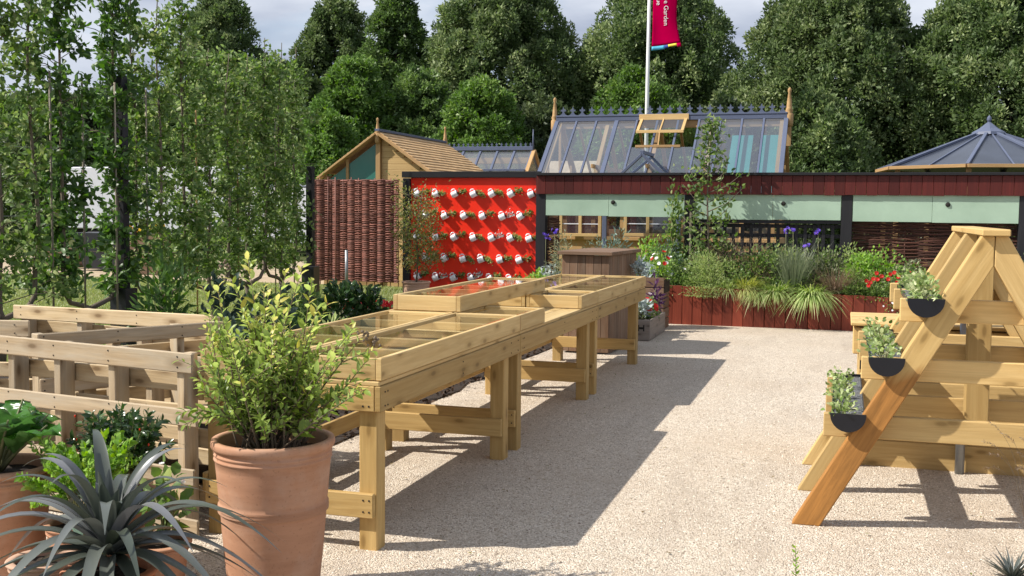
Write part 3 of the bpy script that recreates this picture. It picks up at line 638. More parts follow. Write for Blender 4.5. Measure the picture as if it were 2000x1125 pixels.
# ================================================================ flagpole and flag
fp=empty('flagpole',(at(1262,300,Y=40).x,40,0),0,'tall white flagpole rising behind the large greenhouse','flagpole')
MB().tube([(0,0,0),(0,0,6),(.03,0,13)],[.085,.07,.05],14).build('pole',M['white_pole'],fp)
fx=fp.location.x
fl=empty('flag_banner',(fx+.10,40,0),0,'magenta banner with white lettering and a striped lower edge on the white pole','flag')
def flagpt(u,v):    # u 0..1 across, v metres above the lower edge
    wd=.88+(.22*max(0,(1.2-v)/1.2)**1.6); zz=7.50+v+.10*u*(1 if v<.6 else .6)
    return Vector((.04+u*wd+.01*v, -.06+.06*math.sin(u*5+v*1.1)+.02*math.sin(v*3), zz))
def clothgrid(u0,u1,v0,v1,nu,nv,name,mat,off=0.0):
    b=MB()
    for j in range(nv+1):
        for i in range(nu+1): p=flagpt(u0+(u1-u0)*i/nu,v0+(v1-v0)*j/nv); p.y+=off; b.v.append(p)
    for j in range(nv):
        for i in range(nu): a=j*(nu+1)+i; b.face([a,a+1,a+nu+2,a+nu+1],sm=True)
    o=b.build(name,mat,fl); sm_=o.modifiers.new('thick','SOLIDIFY'); sm_.thickness=.006; return o
clothgrid(0,1,.14,4.5,16,50,'cloth',M['mesh_flag'])
clothgrid(0,.42,0,.14,8,2,'hem_stripe',M['cyan']); clothgrid(.42,.56,.02,.14,4,2,'hem_stripe',M['blue_cl']); clothgrid(.56,.86,.05,.14,6,2,'hem_stripe',M['yel_cl']); clothgrid(.86,1,.0,.14,3,2,'hem_stripe',M['mesh_flag'])
def lettering(s,x,z,size,name='lettering'):
    z-=.36
    cu=bpy.data.curves.new(name,'FONT'); cu.body=s; cu.size=size; cu.extrude=.004; cu.resolution_u=3
    o=bpy.data.objects.new(name,cu); COL.objects.link(o); dg=bpy.context.evaluated_depsgraph_get(); me=bpy.data.meshes.new_from_object(o.evaluated_get(dg)); bpy.data.objects.remove(o)
    me.materials.clear(); me.materials.append(M['letters']); o=bpy.data.objects.new(name,me); COL.objects.link(o); o.parent=fl
    # upright banner text reads downwards
    R=Matrix(((0,1,0,0),(0,0,-1,0),(-1,0,0,0),(0,0,0,1)))
    me.transform(Matrix.Translation((x,0,z))@R)
    for v in me.vertices:
        vv=v.co.z-7.5; u=max(0,min(1,(v.co.x-.04)/.9)); v.co.y+=flagpt(u,vv).y-.012
    me.update(); return o
lettering('e Garden',.48,9.62,.235); lettering('ue',.20,9.70,.235)
# ================================================================ vehicles and things behind the trees on the left
lo=empty('box_lorry',(-19,36,0),0,'white box lorry parked on the grass behind the trained fruit trees','lorry')
b=MB(); b.span(-22.5,-15.6,35,37.4,1.0,4.05,.05); rel(b,'box_body',M['white'],lo)
b=MB(); b.prism([(-15.5,35.1,.7),(-13.7,35.1,.7),(-13.75,35.1,1.9),(-14.2,35.1,3.0),(-15.5,35.1,3.05)],(0,2.2,0)); rel(b,'cab',M['white'],lo)
b=MB(); b.prism([(-15.0,35.07,1.9),(-14.0,35.07,1.9),(-14.35,35.07,2.8),(-15.0,35.07,2.8)],(0,.04,0)); rel(b,'cab_window',M['dark'],lo)
rel(MB().span(-22.4,-15.6,35.3,37,.6,.99),'chassis',M['dark'],lo)
for x in (-21.3,-20.2,-14.7):
    o=rel(MB().lathe([(0,-.14),(.45,-.14),(.48,-.1),(.48,.1),(.45,.14),(0,.14)],(x,35.2,.48),24,R=Matrix.Rotation(math.pi/2,3,'X')),'wheel',M['tyre'],lo)
    MB().lathe([(0,-.01),(.22,-.01),(.25,.02),(0,.03)],(x,35.06,.48),20,R=Matrix.Rotation(math.pi/2,3,'X')).build('hub',M['grey_metal'],o)
lo.location.x-=6.1; lo.scale=(1,1,.77)
va_=empty('parked_van',(-11.5,34,0),0,'white panel van with a grey roof seen through the trained trees beside the lorry','van')
b=MB(); b.prism([(-15.0,33,.45),(-10.3,33,.45),(-10.25,33,1.15),(-11.1,33,1.35),(-11.9,33,2.15),(-12.3,33,2.3),(-15.0,33,2.35)],(0,1.9,0)); rel(b,'body',M['white'],va_)
b=MB(); b.prism([(-12.6,32.98,1.4),(-11.3,32.98,1.4),(-11.95,32.98,2.05),(-12.6,32.98,2.1)],(0,.03,0)); rel(b,'side_window',M['dark'],va_)
rel(MB().span(-14.9,-12.4,33.1,34.8,2.352,2.42,.02),'roof_rack',M['grey_paint'],va_)
for x in (-14.1,-11.3): rel(MB().lathe([(0,-.1),(.3,-.1),(.33,-.06),(.33,.06),(.3,.1),(0,.1)],(x,33.05,.33),20,R=Matrix.Rotation(math.pi/2,3,'X')),'wheel',M['tyre'],va_)
va_.location.x-=4.6
# crates, bins, pallets on the far side of the lawn
def slatbox(name,x,y,w_,d,h,mat,label,cat,rz=0,z=0,slats=4):
    r_=empty(name,(x,y,z),rz,label,cat); b=MB(); hh_=h/slats
    for k in range(slats):
        zz=k*hh_
        b.span(-w_/2,w_/2,-d/2,-d/2+.02,zz+.005,zz+hh_-.008); b.span(-w_/2,w_/2,d/2-.02,d/2,zz+.005,zz+hh_-.008)
        b.span(-w_/2,-w_/2+.02,-d/2+.021,d/2-.021,zz+.005,zz+hh_-.008); b.span(w_/2-.02,w_/2,-d/2+.021,d/2-.021,zz+.005,zz+hh_-.008)
    b.build('side_slats',mat,r_)
    c=MB()
    for sx_ in (-1,1):
        for sy_ in (-1,1): c.span(sx_*(w_/2-.055)-.03,sx_*(w_/2-.055)+.03,sy_*(d/2-.055)-.03,sy_*(d/2-.055)+.03,0,h-.01)
    c.build('corner_posts',mat,r_); return r_
p=at(64,556,Z=0); slatbox('wooden_crate',p.x,22.6,1.1,.8,.95,M['brown_wood'],'brown slatted crate on the far edge of the lawn at the left','crate')
p=at(150,545,Z=0); slatbox('low_crate',at(125,540,Y=24).x,24,1.0,.8,.5,M['brown_wood'],'low dark slatted crate right of the taller brown crate beyond the lawn','crate')
b=MB(); q=at(255,550,Y=23.5); b.prism([(q.x-1.0,23,0.05),(q.x+1.0,23,.05),(q.x+1.35,23,.95),(q.x-1.35,23,.95)],(0,1.3,0)); sk=b.build('waste_skip',M['black_plastic']); tag(sk,'dark open skip on the sandy path beyond the lawn','skip')
q=at(298,500,Y=25); eq=empty('garden_machine',(q.x,25,0),0,'small machine with an orange and yellow cowl beyond the lawn','machine')
b=MB(); b.span(-.35,.35,-.3,.3,.3,.8,.04); b.build('body',M['dark'],eq); b=MB(); b.prism([(-.3,-.25,.8),(.3,-.25,.8),(.22,-.25,1.15),(-.2,-.25,1.2)],(0,.5,0)); b.build('cowl',M['yellow'],eq)
for x in (-.3,.3): MB().lathe([(0,-.06),(.2,-.06),(.22,0),(.2,.06),(0,.06)],(x,-.32,.22),18,R=Matrix.Rotation(math.pi/2,3,'X')).build('wheel',M['tyre'],eq)
MB().beam((-.3,0,.8),(-.9,0,1.25),.04,.04).build('handle',M['orange'],eq)
# metal post by the hurdle
q=at(677,552,Y=19.0); o=MB().tube([(q.x,19,0),(q.x,19,.82)],.032,10).build('metal_post',M['grey_metal']); tag(o,'short grey metal post standing in front of the willow hurdle','post')
# ================================================================ mugs on the red wall
def make_mug():
    r_=empty('mug',(0,0,0),0,'x','mug','white mugs on the red wall')
    b=MB(); R_=.052; b.lathe([(0,0),(R_*.86,0),(R_*.97,.006),(R_,.02),(R_,.098),(R_*.99,.101),(R_*.94,.098),(R_*.94,.012),(0,.010)],(0,0,0),24); b.build('cup',M['mug'],r_)
    pts=[]
    for i in range(11):
        t=-1.15+2.3*i/10; pts.append((-R_-.030*math.cos(t)*1.25+.006,0,.052+.034*math.sin(t)*1.1))
    MB().tube(pts,[.0095]*11,8).build('handle',M['mug'],r_)
    MB().lathe([(R_*.995,.0975),(R_*1.012,.0985),(R_*1.012,.1015),(R_*.985,.1025)],(0,0,0),24).build('rim',M['mug_rim'],r_)
    MB().lathe([(0,.088),(R_*.93,.086)],(0,0,0),16).build('soil_fill',M['soil'],r_)
    return r_
mug0=make_mug()
def mugplant(kind,seed):
    global rng
    n={'green':60,'trail':90,'white':34}[kind]; mat={'green':M['midgreen'],'trail':M['feather'],'white':M['silver']}[kind]
    r_=empty('mug_plant',(0,0,0),0,'x','plant','small plants growing in the mugs')
    t=rng.random(n)**.7; P=np.stack([rng.normal(0,.03,n)+.02*t,rng.normal(0,.018,n)+.006,.09+.14*t],1)
    if kind=='trail': P[:,0]+= .06*t**1.5; P[:,2]=.09+.10*t
    D=unit(rvec(n)*.8+np.array([.2,-.2,.9])); leaves('foliage',P,D,rng.uniform(.025,.05,n),rng.uniform(.018,.03,n),mat,r_)
    b=MB()
    for k in range(6): i=int(rng.integers(n)); b.tube([(0,0,.085),tuple(P[i]*.6+np.array([0,0,.04])),tuple(P[i])],.0025,4)
    b.build('stems',M['stem'],r_); return r_
mps=[mugplant('green',1),mugplant('trail',2),mugplant('green',3),mugplant('trail',4),mugplant('white',5)]
used=[False]*5; first=True
rows=[(1.852,[814,850,887,924,960,997,1036]),(1.500,[831,868,906,942,980,1016]),(1.158,[814,851,887,924,960,997,1033]),(.820,[831,868,904,939,976,1014]),(.512,[816,851,886,921,957,995])]
rowname=['top row','second row','third row','fourth row','bottom row']
tilt=Matrix.Rotation(math.radians(62),4,'Y')@Matrix.Rotation(math.radians(0),4,'X')
pk=[[2,1,0,3,1,0,4],[0,2,1,0,4,2],[1,0,2,3,4,1,1],[2,0,3,3,0,2],[0,4,2,4,0,2]]
for ri,(z,pxs) in enumerate(rows):
    for ci,px in enumerate(pxs):
        x=at(px,381,Y=YR).x
        if x<-6.70: x=-6.64
        j=random.uniform(-.12,.12)
        Mx=Matrix.Translation((x-.02,YR-.055,z-.014))@Matrix.Rotation(.12+j*.5,4,'Z')@Matrix.Rotation(math.radians(64)+j,4,'Y')
        m=mug0 if first else copy_tree(mug0); first=False; m.matrix_world=Mx
        nth='leftmost' if ci==0 else ('rightmost' if ci==len(pxs)-1 else ORD[ci]+' from the left')
        m['label']='white mug, %s in the %s of the red wall'%(nth,rowname[ri])
        k=pk[ri][ci]; pl=mps[k] if not used[k] else copy_tree(mps[k]); used[k]=True; pl.matrix_world=Mx@Matrix.Rotation(random.uniform(-.6,.6),4,'Z') if k!=4 else Mx
        kind={0:'bushy green plant',1:'loose feathery plant',2:'bushy green plant',3:'trailing feathery plant',4:'silvery white plant'}[k]
        pl['label']='%s growing from the mug %s in the %s'%(kind,nth,rowname[ri])
# ================================================================ potting tables
def table(y0,y1,label,legy):
    x0,x1=-2.99,-2.02; r_=empty('potting_table',(x0,y0,0),0,label,'table','long timber potting tables end to end')
    def S(n,f,mat=M['pine2']): b=MB(); f(b); return rel(b,n,mat,r_)
    def top(b):
        n=6; w=(x1-x0-.02)/n
        for i in range(n): b.span(x0+.01+i*w+.001,x0+.01+(i+1)*w-.001,y0+.004,y1-.004,.785,.806,.003)
    S('tabletop',top,M['pine'])
    S('apron',lambda b:b.span(x1-.03,x1,y0,y1-.004,.665,.7845))
    S('apron',lambda b:b.span(x0,x0+.03,y0,y1-.004,.665,.7845))
    S('apron',lambda b:b.span(x0+.032,x1-.032,y0,y0+.03,.665,.7845))
    S('apron',lambda b:b.span(x0+.032,x1-.032,y1-.035,y1-.005,.665,.7845))
    for ya,yb in legy:
        for xa,xb in ((x1-.125,x1-.032),(x0+.032,x0+.125)): S('leg',lambda b:b.span(xa,xb,ya,yb,-.02,.784,.005))
    (a0,a1),(c0,c1)=legy
    S('cross_rail',lambda b:b.span(x0+.035,x1-.04,a0-.032,a0-.002,.16,.275))
    S('cross_rail',lambda b:b.span(x0+.035,x1-.04,c0-.032,c0-.002,.155,.27))
    S('side_rail',lambda b:b.span(x0+.0,x0+.03,a0,c1,.20,.30))
    b=MB()
    for y in (y0+.05,(a0+a1)/2,(y0+y1)/2,(c0+c1)/2,y1-.06):
        for z in (.69,.755): b.span(x1-.001,x1+.0025,y-.004,y+.004,z-.004,z+.004,.001)
    for x in (x0+.06,x1-.06,x1-.09):
        for z in (.69,.75): b.span(x-.004,x+.004,y0-.0025,y0+.001,z-.004,z+.004,.001)
        for z in (.19,.245): b.span(x-.004,x+.004,a0-.0345,a0-.031,z-.004,z+.004,.001)
    rel(b,'screw_heads',M['dark'],r_)
    return r_
# end leg pairs set just inside the aprons; the outer face carries the apron on the first table
t1=table(4.57,6.84,'near end table of the long potting bench, beside the big terracotta pot',((4.605,4.70),(6.58,6.68)))
t2=table(6.844,9.20,'middle table of the long potting bench',((6.88,6.975),(8.93,9.03)))
t3=table(9.204,11.58,'far end table of the long potting bench, beside the dark cabinet',((9.24,9.335),(11.22,11.33)))
# ================================================================ cold frames on the tables
def frame(x0,x1,y0,y1,z,ncross,label,h=.104,endcap=False):
    r_=empty('cold_frame',(x0,y0,z),0,label,'cold frame','glazed timber cold frames on the potting bench')
    X,Y_=x1-x0,y1-y0
    for a in (0,X-.03): MB().span(a,a+.03,0,Y_,0,h,.003).build('side_board',M['pine'],r_)
    for a in (0,Y_-.03): MB().span(.031,X-.031,a,a+.03,.001,h-.001,.003).build('end_board',M['pine'],r_)
    for i in range(ncross):
        yy=Y_*(i+1)/(ncross+1); MB().span(.031,X-.031,yy-.02,yy+.02,h-.062,h-.016,.003).build('cross_bar',M['pine'],r_)
    MB().poly([(.031,.031,h-.011),(X-.031,.031,h-.011),(X-.031,Y_-.031,h-.011),(.031,Y_-.031,h-.011)]).build('glass_sheet',M['glass'],r_)
    if endcap: MB().span(X-.03,X-.0,Y_-.0,Y_+.012,0,h,.001).build('end_trim',M['cedar'],r_)
    return r_
frame(-2.495,-2.022,4.585,6.83,.81,4,'long cold frame on the right at the near end of the bench',endcap=True)
frame(-2.98,-2.505,4.585,6.83,.81,4,'long cold frame on the left at the near end, behind the potted shrub')
frame(-2.495,-2.022,6.846,7.45,.81,0,'short cold frame beyond the right near frame, next to the bare table top')
frame(-2.98,-2.505,6.846,7.45,.81,0,'short cold frame underneath the near end of the stacked frame')
frame(-2.495,-2.022,8.60,9.196,.81,0,'short cold frame on the right just beyond the bare table top')
frame(-2.98,-2.505,8.60,9.196,.81,0,'short cold frame underneath the far end of the stacked frame')
frame(-2.495,-2.022,9.21,11.575,.81,4,'long cold frame on the right at the far end of the bench')
frame(-2.98,-2.505,9.21,11.575,.81,4,'long cold frame on the left at the far end of the bench')
frame(-2.94,-2.45,6.86,9.02,.918,4,'cold frame stacked on top of the others across the gap')
# ================================================================ timber stand with gutters
ast=empty('a_frame_stand',(.7,6.4,0),0,'timber A-frame planter stand with cross boards carrying half round gutters','plant stand')
A0=Vector((-.205,0,0)); AP=1.50; cx=.70
def aleg(y,s,mat,th=.085):
    foot=.80; b=MB(); wd=.125
    # a leg as a prism in the XZ plane: flat on the ground, plumb cut at the apex
    pts=[(cx+s*(.915),0),(cx+s*(.775),0),(cx+s*.0015,AP-.145),(cx+s*.0015,AP),(cx+s*.060,AP)]
    P=[(x,y,z) for x,z in pts]; d=(0,th,0)
    base=len(b.v); b.prism(P,d,random.random())
    # uv along the leg
    ax=Vector((-s*.82,0,1.5)).normalized(); pe=Vector((s*1.5,0,.82)).normalized(); ou=random.random()*20; uv=[]
    for f in b.f:
        for i in f: v=b.v[i]; uv.append((v.dot(ax)+ou,v.dot(pe)+v.y*1.3+ou*.37))
    b.uv=uv
    o=rel(b,'leg',mat,ast); bv=o.modifiers.new('bev','BEVEL'); bv.width=.005; bv.segments=2; return o
YL=(5.70,6.42,7.10)
for i,y in enumerate(YL):
    aleg(y,-1,M['aframe_stain'] if i==0 else M['aframe']); aleg(y,1,M['aframe'])
tagl=[c for c in ast.children][0]; tagl['label']='front left leg stained orange brown over its lower half'
b=MB()
b.span(cx-.064,cx+.064,5.66,7.24,AP+.001,AP+.034,.005); rel(b,'cap_board',M['aframe'],ast)
lv=[(.455,.575,-.072,1.47),(.762,.876,.105,1.30),(1.064,1.18,.282,1.12)]
for (z0,z1,xa,xb) in lv:
    for y in (5.788,6.51,7.05):
        rel(MB().span(xa,xb,y,y+.045,z0,z1,.004),'cross_board',M['aframe'],ast)
rel(MB().span(cx-.035,cx+.085,6.38,6.48,.42,AP-.12,.004),'centre_post',M['pine2'],ast)
# the low stepped sleeper wall behind the stand
sw=empty('sleeper_bench',(.9,7.4,0),0,'low bench of stacked square timbers behind the A-frame stand','timber bench')
for k in range(5):
    z0=k*.178; y0=7.22+.02*(k%2)
    rel(MB().span(.115-(.04 if k==4 else 0),2.6,y0,y0+.16,z0+(.0 if k else -.01),z0+.168-(.02 if k==2 else 0),.006),'front_timber',M['aframe'],sw)
    rel(MB().span(.115-(.03 if k==4 else 0),.275,y0+.17,7.95,z0,z0+.168,.006),'side_timber',M['aframe'],sw)
rel(MB().span(.06,2.6,7.2,7.97,.893,.915,.005),'seat_board',M['aframe'],sw)
rel(MB().span(.12,.24,7.19,7.2,.62,.68,.002),'end_hole_shade',M['dark'],sw)  # thin dark block stands in for the shade inside a hole
q=at(1888,660,Y=7.05); o=MB().tube([(q.x,7.17,0),(q.x,7.17,1.0)],.028,10).build('metal_upright',M['grey_metal']); tag(o,'thin grey metal upright behind the centre post of the timber stand','post')
# gutters with plants
def gutter(xc,z,y0,y1,label,r=.082):
    r_=empty('gutter_planter',(xc,y0,z),0,label,'gutter planter','half round gutter planters on the timber stand'); L=y1-y0
    b=MB(); n=14
    for k in range(2):
        rr=r-.004*k
        for i in range(n+1):
            t=math.pi+math.pi*i/n; b.v.append(Vector((rr*math.cos(t),0,rr*math.sin(t)))); b.v.append(Vector((rr*math.cos(t),L,rr*math.sin(t))))
    for k in range(2):
        o_=k*2*(n+1)
        for i in range(n):
            f=[o_+2*i,o_+2*i+1,o_+2*i+3,o_+2*i+2]; b.face(f if k==0 else f[::-1],sm=True)
    b.face([0,1,2*(n+1)+1,2*(n+1)]); e=2*n; b.face([e,2*(n+1)+e,2*(n+1)+e+1,e+1])
    b.build('channel',M['black_plastic'],r_)
    for yy,s in ((-.006,-1),(L-.004,1)):
        b=MB(); pts=[(r*1.06*math.cos(math.pi+math.pi*i/18),yy,r*1.06*math.sin(math.pi+math.pi*i/18)) for i in range(19)]+[(r*1.06,yy,.006),(-r*1.06,yy,.006)]
        b.prism(pts,(0,.012,0)); b.build('end_cap',M['navy'],r_)
    b=MB(); nx,ny=8,40
    for j in range(ny+1):
        for i in range(nx+1): b.v.append(Vector((-r*.93+r*1.86*i/nx,.01+(L-.02)*j/ny,-.012+random.uniform(-.006,.006))))
    for j in range(ny):
        for i in range(nx): a=j*(nx+1)+i; b.face([a,a+1,a+nx+2,a+nx+1],sm=True)
    b.build('perlite_soil',M['perlite'],r_)
    return r_
G=[(.395,1.185,5.66,6.75,'highest black gutter on the timber stand'),(.222,.885,5.66,7.1,'middle black gutter on the timber stand'),(.048,.593,5.66,7.1,'lowest black gutter on the timber stand')]
for (x,z,ya,yb,lb) in G: gutter(x,z,ya,yb,lb)
def gplants(x,z,ya,yb,n,per,label,hs=.09,lean=0):
    """rows of little plants in a gutter: each a plant of its own"""
    out=[]
    for k in range(n):
        y=ya+.06+(yb-ya-.15)*k/max(1,n-1); r_=empty('ivy_plant',(x+lean,y,z-.012),rng.uniform(0,6),'%s %s'%(['nearest','second nearest','third','fourth','fifth','sixth','seventh','eighth'][k],label),'plant','pale leafed plants in the gutters')
        nn=per; P=np.stack([rng.normal(-.012,.030,nn),rng.normal(0,.034,nn),rng.random(nn)**1.3*hs],1); D=unit(P*np.array([14,14,2])+rvec(nn)*.6+np.array([0,0,.25]))
        leaves('foliage',P,D,rng.uniform(.018,.036,nn),rng.uniform(.014,.028,nn),M['variegated'],r_)
        b=MB()
        for i in range(10): b.tube([(0,0,-.01),tuple(P[i]*.6),tuple(P[i])],.0022,4)
        b.build('stems',M['stem'],r_)
gplants(.395,1.185,5.66,6.75,6,80,'pale leafed plant in the highest gutter',.10)
gplants(.222,.885,5.66,7.1,7,52,'pale leafed plant in the middle gutter',.09,-.01)
gplants(.048,.593,5.66,7.1,8,42,'pale leafed plant in the lowest gutter',.05,-.03)
# ================================================================ dark cabinet
cab=empty('planter_cabinet',(-3.05,12.3,0),-.07,'dark brown timber cabinet with an overhanging flat lid behind the far table','cabinet')
P0=at(1100,487,Z=1.14); P1=at(1197,497,Z=1.14)
w_=1.0
cab.location=(-2.72,12.50,.02); 
b=MB(); 
for i in range(6): b.span(-.28+i*.093,-.28+i*.093+.09,-.60,-.58,0,1.09,.003)
for i in range(12): b.span(.258,.278,-.578+i*.097,-.578+i*.097+.094,0,1.09,.003); b.span(-.28,-.26,-.578+i*.097,-.578+i*.097+.094,0,1.09,.003)
b.build('body_boards',M['brown_wood'],cab)
b=MB(); 
for i in range(6): b.span(-.32,.32,-.65+i*.218,-.65+i*.218+.216,1.095,1.135,.004)
b.build('lid',M['brown_wood'],cab); 
# ================================================================ pallets making the compost bays
def pallet(p0,p1,ztop,label,rows=((0,.095),),h=.9,mat=M['pallet'],rz=None,posts=(0.02,.33,.62,.93),back=True,lvls=(.0,.28,.55,.80),bh=.095,block=.075):
    p0=Vector(p0); p1=Vector(p1); L=(p1-p0).length; a=math.atan2(p1.y-p0.y,p1.x-p0.x)
    r_=empty('pallet',(p0.x,p0.y,0),a,label,'pallet','upright timber pallets walling the compost bays')
    for z in lvls:
        zz=z+(ztop-lvls[-1]-bh); jx=random.uniform(-.03,.03)
        MB().box((L/2+jx,0,zz+bh/2),(L+random.uniform(-.03,.05),.018,bh+random.uniform(-.014,.008)),Matrix.Rotation(random.uniform(-.014,.014),3,'Y'),.006).build('front_board',random.choice([mat,M['pallet_b']]),r_)
    for u in posts:
        MB().span(u*L-.02,u*L+.03,.0115,.0115+block+.02,0,ztop-.01,.004).build('bearer',M['pallet_b'],r_)  # shade behind the front boards put into the bearers' darker wood colour
    if back:
        for z in lvls:
            zz=z+(ztop-lvls[-1]-bh)-.125
            if zz<-.02: continue
            MB().box((L/2,.115+block*.0+.01,zz+bh/2),(L,.018,bh),Matrix.Rotation(random.uniform(-.01,.01),3,'Y'),.004).build('back_board',mat,r_)
    b=MB()
    for z in lvls:
        zz=z+(ztop-lvls[-1]-bh)
        for u in posts:
            for k in (-1,1): b.box((u*L+.005,-.0105,zz+bh/2+k*bh*.27),(.007,.003,.007),None,.001)
    b.build('nail_heads',M['dark'],r_)
    return r_
pallet((-4.34,4.74,0),(-2.965,4.50,0),.905,'weathered pallet facing the camera behind the leafy pots',lvls=(0,.245,.535,.805),posts=(.07,.32,.60,.93))
pallet((-4.26,4.95,0),(-3.70,5.95,0),.90,'pallet standing at an angle behind the front pallet, splitting the bay',posts=(.03,.4,.75,.97))
pallet((-5.60,6.28,0),(-3.80,5.98,0),.915,'rear pallet of the compost bay in front of the lawn',posts=(.05,.35,.65,.97))
pallet((-5.9,5.2,0),(-4.75,5.45,0),.90,'pallet end at the left edge of the photo',posts=(.05,.5,.93))
pallet((-4.3,5.2,0),(-3.0,4.98,0),.72,'darker pallet inside the bay seen through the front pallet',mat=M['pallet'],lvls=(.0,.2,.42,.6),posts=(.1,.5,.9),back=False)
cp=MB(); nx,ny=30,20
for j in range(ny+1):
    for i in range(nx+1): cp.v.append(Vector((-5.8+2.8*i/nx,4.7+1.4*j/ny,.22+.1*math.sin(i*.5)*math.cos(j*.6)+random.uniform(-.03,.03))))
for j in range(ny):
    for i in range(nx): a=j*(nx+1)+i; cp.face([a,a+1,a+nx+2,a+nx+1],sm=True)
tag(cp.build('compost_heap',M['soil']),kind='stuff',label='dark compost heaped inside the pallet bays',cat='compost')
# crate with flowers at the end of the bench, and the tall planter beside the cabinet
fc=slatbox('flower_crate',-2.47,13.95,.40,1.2,.27,M['grey_wood'],'low greyish crate of red flowers on the gravel past the far table','crate',.0,.0,1)
b=MB()
for a in (0,): 
    b.span(.05,.065,-.603,-.600,.12,.20,.001).span(.115,.13,-.603,-.600,.12,.20,.001).span(.066,.114,-.603,-.600,.145,.172,.001)
b.build('stencil_mark',M['dark'],fc); MB().span(-.18,.18,-.57,.57,.1,.23,.01).build('soil_fill',M['soil'],fc)
tp=slatbox('tall_planter',-2.50,14.95,.36,.5,.72,M['brown_wood'],'taller timber planter of silver foliage to the right of the dark cabinet','planter',0,0,5)
MB().span(-.19,.19,-.23,.23,.5,.68,.01).build('soil_fill',M['soil'],tp)
# ================================================================ far trees
def crown(name, h, rw, nblob, nleaf, mat, parent, base=.10, leaf=.26, peak=.5, rough=.9, wmax=.42, plume=1.0):
    bl=[]
    for k in range(nblob):
        t=rng.random()**.85; z=h*(base+(1-base)*t); lim=(1-wmax if t>wmax else wmax*1.6); prof=rw*((1-abs(t-wmax)/lim)**peak if abs(t-wmax)<lim else .05)
        a=rng.uniform(0,2*math.pi); q=prof*(rng.uniform(.35,1)**.6)*(1+.13*math.sin(3*a+h)); s=((.10+.11*rng.random())*rw*(1.15-.55*t)+.22)/plume**.35
        bl.append((q*math.cos(a),q*math.sin(a),z,s))
    for k in range(nblob):    # ragged leafy sprays beyond the outline
        t=rng.uniform(.2,1); z=h*(base+(1-base)*t); lim=(1-wmax if t>wmax else wmax*1.6); prof=rw*(max(0,1-abs(t-wmax)/lim))**peak; a=rng.uniform(0,2*math.pi); q=prof*rng.uniform(.92,1.14)
        bl.append((q*math.cos(a),q*math.sin(a),z+rng.uniform(0,.5),rng.uniform(.18,.42)))
    bl.append((0,0,h*.97,.35)); bl=np.array(bl); wt=bl[:,3]**1.6; wt=wt/wt.sum()
    P=[];D=[];Rn=[]
    for (x,y,z,s),w_ in zip(bl,wt):
        per=max(20,int(nleaf*w_)); d=rvec(per); out=unit(np.array([x,y,(z-h*.35)*.6])+1e-3); d=unit(d+out*.55+np.array([0,0,.30]))
        rr=s*(rng.uniform(.40,1.12,per)**.55)*(1+.35*np.sin(d[:,0]*5+x)*np.cos(d[:,2]*4+y)); p=np.array([x,y,z])+d*rr[:,None]*np.array([1,1,plume])
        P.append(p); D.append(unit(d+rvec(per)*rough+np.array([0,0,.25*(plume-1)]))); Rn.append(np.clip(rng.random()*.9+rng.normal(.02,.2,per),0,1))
    P=np.concatenate(P);D=np.concatenate(D);n=len(P); Rn=np.concatenate(Rn); m=n//9; k=rng.integers(0,n,m)
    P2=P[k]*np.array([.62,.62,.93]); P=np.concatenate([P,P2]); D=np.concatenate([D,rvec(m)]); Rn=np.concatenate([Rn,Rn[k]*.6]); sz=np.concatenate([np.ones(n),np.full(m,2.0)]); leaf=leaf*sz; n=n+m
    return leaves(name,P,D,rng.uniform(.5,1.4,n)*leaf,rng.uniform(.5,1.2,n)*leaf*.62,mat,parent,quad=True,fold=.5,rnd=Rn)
def fartree(x,y,h,rw,mat,label,nleaf=26000,nblob=90,leaf=.26,proto=None,rz=0,**kw):
    nleaf=int(nleaf*2.5); nblob=int(nblob*1.6); leaf*=.80
    r_=empty('broadleaf_tree',(x,y,0),rz,label,'tree','trees standing behind the show gardens')
    b=MB(); b.tube([(0,0,-.1),(.1,0,h*.25),(-.05,.1,h*.6),(0,0,h*.92)],[h*.022,h*.017,h*.010,.03],8)
    for k in range(9):
        a=k*2.4; z=h*(.18+.07*k); L=rw*.75*(1-.06*k); b.tube([(0,0,z),(L*.5*math.cos(a),L*.5*math.sin(a),z+L*.3),(L*math.cos(a),L*math.sin(a),z+L*.75)],[h*.008,h*.005,.02],6)
    b.build('trunk',M['bark_dark'],r_)
    crown('crown',h,rw,nblob,nleaf,M[mat],r_,leaf=leaf,plume=1.55 if mat=='tree_a' else 1.15,**kw); return r_
def treepx(px,pyt,Y,wpx,mat,label,**kw):
    p=at(px,pyt,Y=Y); rw=wpx/2*Y*1.04/FPX; return fartree(p.x,Y,p.z+.3,rw,mat,label,**kw)
treepx(60,215,56,330,'tree_b','low broad tree at the far left behind the trained fruit trees',nleaf=16000)
treepx(225,190,60,300,'tree_d','dark tree left of the tall pointed tree, behind the trained fruit trees',nleaf=18000)
treepx(140,215,50,260,'tree_d','dark low tree behind the lorry at the left',nleaf=16000)
treepx(330,230,50,240,'tree_b','mid green low tree behind the thick black post',nleaf=16000)
treepx(470,235,48,220,'tree_d','dark low tree behind the middle of the fruit tree row',nleaf=14000)
treepx(560,240,46,200,'tree_b','mid green low tree behind the right of the fruit tree row',nleaf=14000)
treepx(432,12,55,235,'tree_a','tall rounded grey green tree above the trained fruit trees',nleaf=24000,leaf=.24)
treepx(560,150,62,260,'tree_d','dark tree between the rounded left tree and the tall shed-side trees',nleaf=20000)
treepx(655,25,60,210,'tree_a','grey green tree left of the narrow tall tree above the shed',nleaf=24000,leaf=.24)
treepx(775,-5,56,200,'tree_b','narrow tall fresh green tree above the shed roof',nleaf=24000,peak=.75,leaf=.26)
treepx(880,120,64,240,'tree_d','dark tree behind the gap left of the largest middle tree',nleaf=20000)
